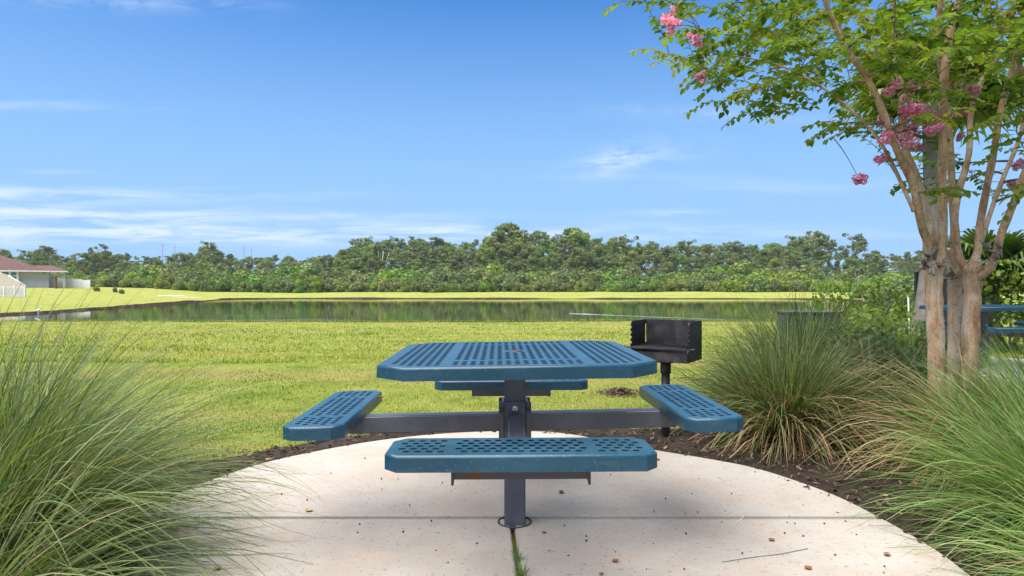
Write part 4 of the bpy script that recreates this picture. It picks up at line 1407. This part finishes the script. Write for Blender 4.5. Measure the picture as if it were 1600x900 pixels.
# ------------------------------------------------------------------ cabinet, leafy bushes, hedge, palms, posts behind the myrtle
def build_right():
    d = 7.2
    x0, x1 = (1231 - 800) / FPX * d, (1312 - 800) / FPX * d
    z1 = CAM_H - (490 - 450) / FPX * d
    c = empty('utility_cabinet', ((x0 + x1) / 2, d, GZ), label='dull grey green utility cabinet half hidden by grass at the pond edge of the bed', cat='cabinet')
    MB().box((0, .15, (z1 - GZ) / 2), (x1 - x0, .35, z1 - GZ)).build('body', M['cabinet'], c, .012)
    MB().box((0, .15, z1 - GZ + .012), (x1 - x0 + .03, .39, .024)).build('lid', M['cabinet'], c, .006)
    MB().box((-.12, -.03, (z1 - GZ) / 2), (.26, .012, z1 - GZ - .16)).build('door', M['cabinet'], c, .003)
    # leafy light green bush behind the grasses
    def bush(name, x, y, w, h, dp, n, leaf, mat, label, cat, tone=(.1, .9)):
        r = empty(name, (x, y, GZ), label=label, cat=cat)
        blobs = []
        for i in range(n):
            a = random.uniform(0, 2 * PI); q = math.sqrt(random.random())
            z = h * random.uniform(.18, .86) * (1 - .25 * q)
            rr = random.uniform(.10, .2) * (h + w) / 2
            blobs.append((np.array((math.cos(a) * q * w / 2, math.sin(a) * q * dp / 2, z)), (rr, rr, rr)))
        link('foliage', crown_mesh(blobs, 1 / leaf ** 2 * .9, leaf, tone, .7), M[mat], r)
        mb = MB()
        for i in range(7):
            a = random.uniform(0, 2 * PI)
            mb.tube([(0, 0, 0), (math.cos(a) * w * .2, math.sin(a) * dp * .2, h * .4), (math.cos(a) * w * .35, math.sin(a) * dp * .35, h * .75)], [.02, .013, .006], 5)
        mb.build('stem', M['twig'], r)
        return r
    bush('leafy_bush', 3.85, 6.6, 1.25, .97, .8, 60, .035, 'bright_leaf', 'bright yellow green leafy bush between the cabinet and the myrtle trunks', 'bush', (.35, 1))
    bush('leafy_bush', 4.85, 9.6, .8, 1.15, .7, 16, .035, 'bright_leaf', 'small leafy bush at the foot of the grey palm trunk', 'bush', (.1, .7))
    bush('hedge', 8.6, 10.9, 3.0, 1.95, 1.6, 70, .045, 'bright_leaf', 'glossy green rounded hedge behind the distant picnic table', 'hedge', (.0, .9))
    bush('hedge', 6.9, 12.4, 2.6, 1.35, 1.2, 50, .045, 'bright_leaf', 'low dark hedge seen between the crape myrtle trunks', 'hedge', (.0, .5))
    bush('round_shrub', 2.86, 4.95, 1.0, .93, .8, 55, .026, 'tree_leaf', 'rounded dark green shrub tangled in grass just left of the myrtle trunks', 'shrub', (.0, .8))
    # posts near the palm
    for px, d, h, w, lab, mat in ((1431.5, 9.6, 1.30, .045, 'slim black post standing against the grey palm trunk', 'dark_steel'), (1475, 10.4, 1.2, .06, 'slim black post seen between the myrtle trunks', 'dark_steel')):
        x = (px - 800) / FPX * d
        p = empty('post', (x, d, GZ), label=lab, cat='post')
        MB().box((0, 0, h / 2), (w, w, h)).build('shaft', M[mat], p, .004)
        MB().box((0, 0, h + .01), (w * 1.3, w * 1.3, .02)).build('cap', M[mat], p, .004)
    d = 7.6; x = (1423 - 800) / FPX * d
    p = empty('marker_stake', (x, d, GZ), label='thin white marker stake leaning in front of the palm trunk', cat='stake')
    MB().tube([(0, 0, 0), (-.030, 0, .955)], [.007, .007], 8).build('shaft', M['white'], p)
    MB().tube([(-.030, 0, .955), (-.0305, 0, .965)], [.009, .007], 8).build('cap', M['white'], p)


build_right()


def fan_frond(mb_st, V, F, rv, base, direction, length, fan, tone, nl=26):
    """one costapalmate frond: petiole and a fan of folded, tapering leaflets"""
    d = Vector(direction).normalized()
    side = d.cross(Vector((0, 0, 1))).normalized()
    up = side.cross(d).normalized()
    hub = Vector(base) + d * length + Vector((0, 0, -.12 * length))
    mb_st.tube(smooth_path([base, Vector(base) + d * length * .5 + Vector((0, 0, .05 * length)), hub], 3), [.016, .015, .014, .013, .012, .011, .010], 6)
    for i in range(nl):
        t = (i / (nl - 1) - .5) * 2
        a = t * R(128)
        ld = (d * math.cos(a) + side * math.sin(a)).normalized()
        L = fan * (1 - .25 * abs(t)) * random.uniform(.9, 1.08)
        w = fan * .052
        s2 = ld.cross(up).normalized()
        pts = [hub, hub + ld * L * .35 + up * .03, hub + ld * L * .7 + up * .0, hub + ld * L - Vector((0, 0, fan * random.uniform(.15, .35)))]
        ws = [.012, w, w * .75, .002]
        b = len(V)
        for p, wd in zip(pts, ws):
            V.append(p - s2 * wd + up * wd * .35); V.append(p - up * .0); V.append(p + s2 * wd + up * wd * .35)
        for k in range(3):
            for j in range(2):
                F.append((b + k * 3 + j, b + k * 3 + j + 1, b + k * 3 + j + 4, b + k * 3 + j + 3))
        rv += [min(1, max(0, tone + random.uniform(-.2, .2)))] * 12


def palm(x, y, trunk, label, n, length, fan, elev=(-.2, 1.2)):
    root = empty('fan_palm', (x, y, GZ), label=label, cat='palm')
    pts, rads = trunk
    P, Rd = smooth_path(pts, 5, rads)
    MB().tube(P, Rd, 14).build('trunk', M['palm_trunk'], root)
    top = Vector(pts[-1])
    st = MB(); V, F, rv = [], [], []
    for i in range(n):
        a = i * 2.399 + random.uniform(-.3, .3); e = random.uniform(*elev)
        fan_frond(st, V, F, rv, top + Vector((0, 0, random.uniform(-.1, .1))), (math.cos(a) * math.cos(e), math.sin(a) * math.cos(e), math.sin(e)), length * random.uniform(.8, 1.1), fan, random.uniform(.2, .8))
    st.build('petioles', M['twig'], root)
    link('crown', mesh_np(np.array([tuple(v) for v in V]), np.array(F), {'rnd': rv}), M['palm_leaf'], root)


palm(6.15, 9.4, ([(.0, 0, -.05), (-.0, 0, .35), (.06, 0, 1.0), (.13, 0, 1.8), (.12, 0, 2.8), (.10, 0, 3.9)], [.24, .19, .15, .125, .12, .12]), 'tall fan palm with a smooth grey trunk behind the crape myrtle', 26, .75, .75)
palm(8.5, 11.2, ([(0, 0, -.05), (0, 0, .5), (0, 0, 1.35)], [.16, .14, .13]), 'low fan palm with spiky fronds between the myrtle limbs above the hedge', 22, .42, .72, (.0, 1.3))

# ------------------------------------------------------------------ crape myrtle
def build_myrtle():
    D = 4.2
    root = empty('crape_myrtle', (2.92, 4.25, GZ), label='multi stemmed crape myrtle with smooth tan trunks, green leaves and pink flower heads', cat='tree')
    O = Vector((2.92, 4.25, GZ))
    A = lambda px, py, d: at(px, py, d) - O
    nodes = []                                              # skeleton points: (point, radius)

    def limb(name, spec, r0, r1, knob=0.0, k=5, n=12):
        pts = [A(*s) for s in spec]
        rads = list(np.linspace(r0, r1, len(pts)))
        P, Rd = smooth_path(pts, k, rads)
        m = len(P)
        Rd = [r * (.80 if name == 'trunk' else .63) * (1 + .05 * math.sin(i * 1.3 + r0 * 99) + random.uniform(-.03, .03)) for i, r in enumerate(Rd)]
        if name == 'trunk':
            for i in range(m):
                t = i / (m - 1)
                Rd[i] *= 1 + .45 * math.exp(-t * 9) + knob * math.exp(-((1 - t) / .10) ** 2)
        if name == 'trunk':                                 # close the pollard head with a rounded top
            dr = (P[-1] - P[-2]).normalized(); r_ = Rd[-1]; e_ = P[-1]
            for a_ in (25, 50, 72, 86):
                P.append(e_ + dr * r_ * .7 * math.sin(R(a_))); Rd.append(r_ * math.cos(R(a_)))
        MB().tube(P, Rd, n).build(name, M['bark'], root)
        for p, r in zip(P, Rd): nodes.append((p, r))

    limb('trunk', [(1478, 712, 4.22), (1470, 660, 4.2), (1464, 600, 4.18), (1463, 540, 4.16), (1460, 480, 4.15), (1459, 440, 4.15), (1460, 412, 4.15)], .066, .062, .28, 6, 16)
    limb('trunk', [(1484, 705, 4.40), (1488, 650, 4.4), (1490, 600, 4.4), (1492, 540, 4.42), (1492, 480, 4.42), (1492, 430, 4.42), (1491, 395, 4.42)], .058, .054, .12, 6, 16)
    limb('trunk', [(1505, 712, 4.2), (1511, 650, 4.2), (1514, 600, 4.2), (1516, 540, 4.2), (1518, 480, 4.2), (1520, 445, 4.2), (1519, 418, 4.2)], .066, .064, .25, 6, 16)
    # limbs, traced as they rise from the pollard heads
    limb('limb', [(1455, 420, 4.15), (1448, 375, 4.1), (1440, 352, 4.06), (1426, 288, 3.98), (1402, 236, 3.9), (1382, 180, 3.8), (1354, 120, 3.72), (1322, 76, 3.65), (1300, 30, 3.6), (1280, -20, 3.55), (1240, -90, 3.45)], .046, .018)
    limb('limb', [(1428, 330, 4.02), (1410, 290, 4.0), (1386, 240, 4.02), (1362, 204, 4.04), (1330, 172, 4.08), (1290, 140, 4.12), (1242, 112, 4.15), (1194, 96, 4.15), (1140, 86, 4.12)], .022, .007, 0, 5, 8)
    limb('limb', [(1462, 415, 4.2), (1454, 356, 4.26), (1434, 280, 4.32), (1414, 232, 4.36), (1408, 188, 4.4), (1408, 136, 4.44), (1396, 80, 4.5), (1394, 0, 4.55), (1385, -80, 4.6)], .042, .022)
    limb('limb', [(1406, 150, 4.43), (1386, 108, 4.45), (1366, 64, 4.5), (1352, 10, 4.55), (1320, -50, 4.6)], .020, .010, 0, 5, 8)
    limb('limb', [(1468, 415, 4.1), (1473, 370, 4.06), (1472, 280, 4.02), (1474, 200, 4.0), (1476, 120, 3.96), (1486, 40, 3.92), (1502, -10, 3.9), (1520, -90, 3.85)], .046, .030)
    limb('limb', [(1492, 405, 4.42), (1491, 356, 4.4), (1487, 280, 4.36), (1484, 220, 4.32), (1474, 130, 4.3), (1466, 60, 4.3), (1470, -20, 4.3), (1460, -90, 4.3)], .042, .026)
    limb('limb', [(1512, 425, 4.22), (1497, 394, 4.2), (1492, 340, 4.22), (1498, 300, 4.26), (1514, 240, 4.35), (1518, 172, 4.44), (1538, 120, 4.5), (1572, 76, 4.55), (1610, 30, 4.6)], .042, .020)
    limb('limb', [(1518, 420, 4.25), (1528, 390, 4.28), (1531, 352, 4.3), (1542, 292, 4.3), (1554, 232, 4.28), (1562, 180, 4.25), (1582, 105, 4.2), (1602, 30, 4.15), (1620, -50, 4.1)], .042, .026)
    limb('limb', [(1526, 400, 4.3), (1543, 345, 4.4), (1570, 272, 4.5), (1590, 224, 4.55), (1604, 170, 4.6), (1625, 100, 4.65)], .028, .016, 0, 5, 9)
    limb('limb', [(1522, 436, 4.18), (1543, 424, 4.12), (1556, 399, 4.08), (1564, 366, 4.04), (1582, 322, 4.0), (1602, 268, 3.95), (1640, 190, 3.9), (1680, 110, 3.85)], .044, .028)
    # knots of dead pruning stubs
    for px, py, d, n in ((1458, 408, 4.08, 22), (1486, 425, 4.34, 10), (1556, 394, 4.02, 9)):
        mb = MB()
        c = A(px, py, d)
        for i in range(n):
            a = random.uniform(0, 2 * PI); e = random.uniform(-1.25, 1.25)
            dv = Vector((math.cos(a) * math.cos(e) - .25, -abs(math.sin(a)) * math.cos(e), math.sin(e)))
            L = random.uniform(.03, .09)
            s = c + Vector((random.uniform(-.05, .05), random.uniform(-.01, .03), random.uniform(-.05, .04)))
            r = random.uniform(.005, .015)
            mb.tube([s, s + dv * L * .5 + Vector((0, 0, random.uniform(-.012, .012))), s + dv * L], [r, r * .85, r * .5], 6)
        mb.build('stubs', M['stub'], root)
    # crown: grow twigs from the limbs to points spread through the crown
    CR = [(985, -10), (985, 20), (1030, 40), (1045, 85), (1100, 122), (1150, 165), (1235, 200), (1275, 215), (1330, 232), (1372, 262), (1420, 330), (1448, 345), (1470, 335), (1480, 340), (1525, 330), (1560, 310), (1620, 330), (1700, 330), (1700, -10)]
    targets = []
    tries = 0
    while len(targets) < 620 and tries < 60000:
        tries += 1
        d = random.uniform(3.1, 5.5)
        x = random.uniform(.55, 5.2); z = random.uniform(1.45, 4.3)
        px = 800 + x / d * FPX; py = 450 - (z - CAM_H) / d * FPX
        c = Vector(((x - 2.95) / 2.15, (d - 4.3) / 1.5, (z - 3.25) / 1.75))
        if c.length > 1.05: continue
        if py > -5:
            if not in_poly(np.array([px]), np.array([py]), CR)[0]: continue
            # the lower part of the crown is open
            dens = np.interp(py, [0, 120, 200, 340], [.75, .70, .50, .34])
            if px < 1390: dens *= np.interp(py, [0, 120, 190, 260], [1.0, 1.1, .7, .3])
            if px > 1385 and py < 210: dens *= 1.4
            if 1385 < px and 150 < py <= 225: dens *= .75
            if py > 225 and not 1430 < px < 1475: dens *= .55
            if random.random() > dens: continue
        elif random.random() > .5: continue
        targets.append(Vector((x, d, z)) - O)
    sk = [(p, r) for p, r in nodes if p.z > 1.25]
    SP = [tuple(p) for p, r in sk]; SR = [r for p, r in sk]
    tw = MB()
    leaves = []                                              # (point, along, up, size, tone)
    tips = []
    arr = np.array(SP)
    targets.sort(key=lambda p: float(np.min(np.linalg.norm(arr - np.array(p), axis=1))))
    for p in targets:
        q = np.array(p)
        dist = np.linalg.norm(arr - q, axis=1) + np.where(arr[:, 2] > q[2] + .05, .5, 0)
        i = int(np.argmin(dist))
        s = Vector(arr[i]); rs = min(SR[i] * .7, .011)
        L = (p - s).length
        if L < .06: continue
        mid = s.lerp(p, .5) + Vector((random.uniform(-.1, .1), random.uniform(-.1, .1), random.uniform(.0, .16))) * L
        tip = p + (p - s).normalized() * random.uniform(.08, .2) + Vector((0, 0, -.03))
        path = smooth_path([s, mid, p, tip], 4)
        rr = list(np.linspace(max(rs, .0035), .0013, len(path)))
        tw.tube(path, rr, 5, False)
        for a, r in zip(path[2:-2:2], rr[2:-2:2]):
            arr = np.vstack([arr, np.array(a)[None]]); SR.append(r)
        tips.append((p, tip))
        # leaves in two ranks along the outer part of the twig and its side shoots
        shoots = [path[max(1, len(path) - 9):]]
        for _ in range(2):
            b = path[random.randrange(len(path) // 3, len(path) - 1)]
            dv = ((p - s).normalized() + Vector((random.uniform(-1, 1), random.uniform(-1, 1), random.uniform(-.5, .5)))).normalized()
            e = b + dv * random.uniform(.14, .28)
            sp = smooth_path([b, b.lerp(e, .5) + Vector((0, 0, .02)), e + Vector((0, 0, -.025))], 4)
            tw.tube(sp, list(np.linspace(.0022, .001, len(sp))), 4, False)
            shoots.append(sp)
        tone = random.uniform(.1, .8)
        for sp in shoots:
            length = sum((sp[k + 1] - sp[k]).length for k in range(len(sp) - 1))
            nl = max(4, int(length / .021))
            for j in range(nl):
                f = (j + .5) / nl * (len(sp) - 1); k = min(int(f), len(sp) - 2)
                pt = sp[k].lerp(sp[k + 1], f - k); dr = (sp[k + 1] - sp[k]).normalized()
                sd = dr.cross(Vector((0, 0, 1)))
                if sd.length < .1: sd = Vector((1, 0, 0))
                sd.normalize()
                sgn = 1 if j % 2 else -1
                al = (sd * sgn + dr * .55 + Vector((random.uniform(-.25, .25), random.uniform(-.25, .25), random.uniform(-.65, .1)))).normalized()
                leaves.append((pt, al, random.uniform(.044, .072), min(1, max(0, tone + random.uniform(-.25, .25)))))
    tw.build('twigs', M['twig'], root)
    V, F4, F3, rv = [], [], [], []
    for pt, al, L, tone in leaves:
        up = Vector((random.uniform(-.5, .5), random.uniform(-.5, .5), 1))
        s = al.cross(up).normalized(); n = s.cross(al).normalized()
        w = L * .31
        b = len(V)
        V += [pt, pt + al * L * .35 + s * w + n * w * .35, pt + al * L * .4, pt + al * L * .35 - s * w + n * w * .35,
              pt + al * L * .72 + s * w * .72 + n * w * .1, pt + al * L * .75 - n * w * .15, pt + al * L * .72 - s * w * .72 + n * w * .1, pt + al * L - n * L * .12]
        F4 += [(b, b + 1, b + 2, b + 3), (b + 1, b + 4, b + 5, b + 2), (b + 2, b + 5, b + 6, b + 3), (b + 4, b + 7, b + 6, b + 5)]
        rv += [tone] * 8
    link('crown', mesh_np(np.array([tuple(v) for v in V]), np.array(F4), {'rnd': rv}), M['myrtle_leaf'], root)
    # flower heads
    FL = [(1422, 178, 4.3, 1.35), (1447, 188, 4.35, 1.1), (1436, 176, 4.3, 1.2), (1407, 208, 4.2, 1.25), (1426, 205, 4.25, .7), (1458, 203, 4.2, 1.0), (1435, 230, 4.3, .65), (1390, 142, 4.1, .7), (1420, 140, 4.3, .8), (1456, 128, 4.5, .8), (1488, 130, 4.6, .8),
          (1507, 175, 4.6, .95), (1521, 140, 4.4, .85), (1048, 41, 3.6, .9), (1046, 25, 3.65, .7), (1090, 62, 3.8, .7), (1096, 122, 3.9, .5), (1343, 281, 3.85, .65), (1378, 250, 4.0, .6), (1384, 190, 4.1, .8), (1386, 215, 4.15, .7), (1588, 258, 4.8, .8), (1580, 290, 4.8, .7), (1583, 18, 4.1, .7), (1565, 40, 4.3, .6), (1598, 110, 4.4, .6), (1500, 215, 4.9, .6), (1470, 235, 4.9, .45)]
    for px, py, d, s in FL:
        if 1380 < px < 1462: d -= random.choice((.1, .35)); s *= 1.08
        c = A(px, py, d)
        n = int(260 * s)
        rad = np.array((.042, .042, .036)) * s ** .7
        sub = [np.array(c) + RNG.normal(0, 1, 3) * rad * .6 for _ in range(7)]
        P, N = [], []
        for q in sub:
            p, nn = blob_points(n // 7 + 1, q, rad * .62, .6)
            P.append(p); N.append(nn)
        P = np.concatenate(P); N = np.concatenate(N)
        V, F = leaf_cards(P, N, RNG.uniform(.007, .013, len(P)), .85, .5, .25)
        o = link('flower_cluster', mesh_np(V, F, {'rnd': np.repeat(np.clip(RNG.normal(.55, .28, len(P)), 0, 1), 4)}), M['petal'], root)
        # a stalk back to the nearest twig
        i = int(np.argmin(np.linalg.norm(arr - np.array(c), axis=1)))
        a = Vector(arr[i])
        MB().tube(smooth_path([a, a.lerp(c, .5) + Vector((0, 0, .02)), c], 3), [.003, .003, .0026, .0024, .002, .002, .0018], 5, False).build('flower_stalk', M['twig'], o)


build_myrtle()

def build_haze():
    m = bpy.data.materials.new('haze')
    m.use_nodes = True
    t = NT(m.node_tree); t.n.clear()
    out = t.node('ShaderNodeOutputMaterial'); v = t.node('ShaderNodeVolumePrincipled')
    v.inputs['Color'].default_value = (0.80, 0.88, 0.96, 1)
    v.inputs['Density'].default_value = 0.0002
    v.inputs['Anisotropy'].default_value = 0.0
    t.l.new(v.outputs[0], out.inputs['Volume'])
    tag(MB().box((0, 420, 11), (1420, 984, 50)).build('haze', m), 'thin summer haze over the far wood', 'haze', kind='stuff')


build_haze()

# ------------------------------------------------------------------ small things on the pad and the lawn
def curled_leaf(name, x, y, z, L, rz, mat, label, cat='leaf', group=None, curl=.5):
    V, F = [], []
    k = 6
    for i in range(k + 1):
        t = i / k
        w = L * .36 * math.sin(PI * min(1, max(.03, t)) ** .9) + .0004
        zz = L * curl * (t - .5) ** 2 * 1.6
        for s, dz in ((-1, .5 * w), (0, 0), (1, .6 * w)):
            V.append(((t - .5) * L, s * w, zz + dz + .0015))
    for i in range(k):
        for j in range(2):
            F.append((i * 3 + j, (i + 1) * 3 + j, (i + 1) * 3 + j + 1, i * 3 + j + 1))
    me = bpy.data.meshes.new('m'); me.from_pydata(V, [], F)
    me.polygons.foreach_set('use_smooth', [True] * len(F))
    o = link(name, me, M[mat])
    o.location = (x, y, z); o.rotation_euler = (random.uniform(-.1, .1), 0, rz)
    return tag(o, label, cat, group)


def pad_xy(px, py): d = CAM_H * FPX / (py - 450); return (px - 800) / FPX * d, d


def build_small():
    for px, py, L, rz, mat, lab in ((962, 878, .030, .5, 'dead_leaf', 'russet curled leaf on the near right slab'),
                                    (877, 770, .040, 1.2, 'dead_leaf', 'dark curled leaf on the far slab beside the table post'),
                                    (1206, 845, .030, .3, 'dead_leaf', 'reddish crumpled leaf near the grey twig'),
                                    (483, 799, .040, .2, 'pale_leaf', 'yellowish leaf on the far slab just above the joint'),
                                    (1028, 719, .032, .1, 'dead_leaf', 'thin brown leaf at the far rim of the pad'),
                                    (1386, 868, .034, .8, 'dead_leaf', 'dark leaf at the foot of the bright grass on the pad'),
                                    (1263, 889, .032, .2, 'dead_leaf', 'flat brown leaf near the bottom edge of the pad'),
                                    (1255, 838, .016, .9, 'dead_leaf', 'smallest brown leaf on the right of the pad'),
                                    (850, 833, .020, .4, 'dead_leaf', 'tiny brown leaf on the near slab by the table post'),
                                    (340, 890, .034, 1.0, 'pale_leaf', 'tan leaf under the arching grass tips on the pad'),
                                    (940, 898, .022, .6, 'dead_leaf', 'brown leaf at the bottom edge below the table')):
        x, y = pad_xy(px, py)
        curled_leaf('fallen_leaf', x, y, 0.0, L, rz, mat, lab, 'leaf', 'fallen leaves on the pad')
    curled_leaf('fallen_leaf', -.60, 2.90, .535, .032, .7, 'dead_leaf', 'brown leaf lying on the seat on the left side of the table')
    x, y = pad_xy(1309, 801)
    curled_leaf('flower_petal', x, y, 0, .02, .7, 'petal_plain', 'pink flower petal fallen on the far slab near the joint', 'petal')
    o = curled_leaf('fallen_leaf', -1.62, 2.12, .16, .07, 1.2, 'pale_leaf', 'yellow leaf caught low in the big grass clump'); o.rotation_euler = (1.2, .4, .4)
    # scattered leaves on the mulch
    for i in range(34):
        for _ in range(50):
            x, y = (random.uniform(.9, 2.6), random.uniform(2.8, 4.7)) if i < 44 else (random.uniform(-2.0, 0.2), random.uniform(3.3, 4.9))
            if in_poly(np.array([x]), np.array([y]), mulch_ring)[0] and not in_poly(np.array([x]), np.array([y]), pad_edge)[0]: break
        curled_leaf('fallen_leaf', x, y, GZ + .034, random.uniform(.015, .034), random.uniform(0, 6), 'dead_leaf' if random.random() < .6 else 'pale_leaf', 'dry leaf lying on the dark mulch beside the pad', 'leaf', 'dry leaves on the mulch')
    # dark seeds on the pad
    me = MB().tube([(-.0045, 0, .004), (-.002, 0, .004), (.002, 0, .004), (.0045, 0, .004)], [.001, .0042, .0042, .001], 7).mesh()
    me.materials.append(M['seed'])
    S = [(570, 717), (596, 749), (622, 749), (597, 765), (691, 755), (705, 768), (562, 820), (674, 815), (630, 832), (681, 861), (559, 833), (954, 742), (1092, 748), (1122, 747), (1180, 738), (1081, 772), (1143, 772), (1090, 801), (1133, 799), (1071, 804), (1022, 799), (882, 822), (858, 861), (888, 869), (916, 846), (916, 839),
         (1021, 850), (962, 863), (1069, 890), (1072, 835), (1226, 834), (1255, 790), (1230, 817), (1128, 816), (1242, 819), (1288, 819), (1321, 815), (1305, 868), (1382, 886), (1381, 896), (480, 782), (440, 773), (517, 740), (640, 790), (700, 880), (1160, 865), (1040, 780), (1010, 890), (745, 850), (1338, 836)]
    for px, py in S:
        x, y = pad_xy(px, py)
        s = link('seed', me)
        s.location = (x, y, 0); s.rotation_euler = (0, 0, random.uniform(0, 6)); sc = random.uniform(.55, 1.05); s.scale = (sc, sc, sc)
        tag(s, 'tiny dark seed dropped on the pale concrete pad', 'seed', 'dark seeds scattered on the pad')
    # straw and twig
    def line(name, pts, r, mat, lab, cat):
        P = []
        for px, py in pts:
            x, y = pad_xy(px, py); P.append((x, y, r + .001))
        tag(MB().tube(smooth_path(P, 4), r, 6).build(name, M[mat]), lab, cat)
    line('straw', [(1145, 823), (1155, 815), (1165, 804)], .0016, 'straw', 'short pale straw lying across the concrete joint', 'straw')
    line('twig', [(1128, 879), (1180, 871), (1215, 867), (1262, 858)], .0016, 'grey_twig', 'long grey forked grass twig lying on the near right slab', 'twig')
    # weed in the joint
    r = empty('weed_tuft', (.021, 2.42, -.01), label='small green weed growing out of the joint in front of the table post', cat='weed')
    V, F, rv = blades(26, .010, (.025, .07), 1.5, .6, (.3, 1.2), (0, 0), .0016, 5, (.3, .8))
    V[:, 1] = V[:, 1] * 1.0
    link('blades', mesh_np(V, F, {'rnd': rv}), M['fresh_blade'], r)
    r = empty('weed_tuft', (.036, 2.29, -.01), label='longer weed in the joint at the bottom edge of the photo', cat='weed')
    V, F, rv = blades(40, .014, (.03, .09), 1.5, .6, (.3, 1.2), (0, 0), .0016, 5, (.3, .8))
    link('blades', mesh_np(V, F, {'rnd': rv}), M['fresh_blade'], r)
    # heap of dead leaves on the lawn
    x, y = 1.10, 6.35
    r = empty('leaf_heap', (x, y, GZ), label='brown heap of dead grass and leaves on the lawn right of the far seat', cat='leaf heap')
    n = 900
    a = RNG.uniform(0, 2 * PI, n); q = RNG.normal(0, .5, n)
    c = np.column_stack([np.cos(a) * q * .30, np.sin(a) * q * .22, .012 + .055 * np.exp(-q * q * 2) * RNG.random(n)])
    V, F = leaf_cards(c, np.tile([0, 0, 1.0], (n, 1)), RNG.uniform(.010, .026, n), .35, .5)
    link('leaves', mesh_np(V, F, {'rnd': np.repeat(RNG.beta(1.5, 2.0, n), 4)}), M['chip'], r)
    # a young weed in the mulch by the big straw clump
    r = empty('weed_tuft', (1.95, 3.98, GZ + .02), label='little broad leaved green weed in the mulch under the straw blades', cat='weed')
    blobs = [((random.uniform(-.05, .05), random.uniform(-.04, .04), random.uniform(.02, .08)), (.03, .03, .02)) for _ in range(8)]
    link('leaves', crown_mesh(blobs, 14000, .014, (.2, .8)), M['bright_leaf'], r)


M['petal_plain'] = mat_simple('fallen_petal', (0.55, 0.20, 0.42), (0.62, 0.3, 0.5), 0.6, 30, 0.2)
build_small()
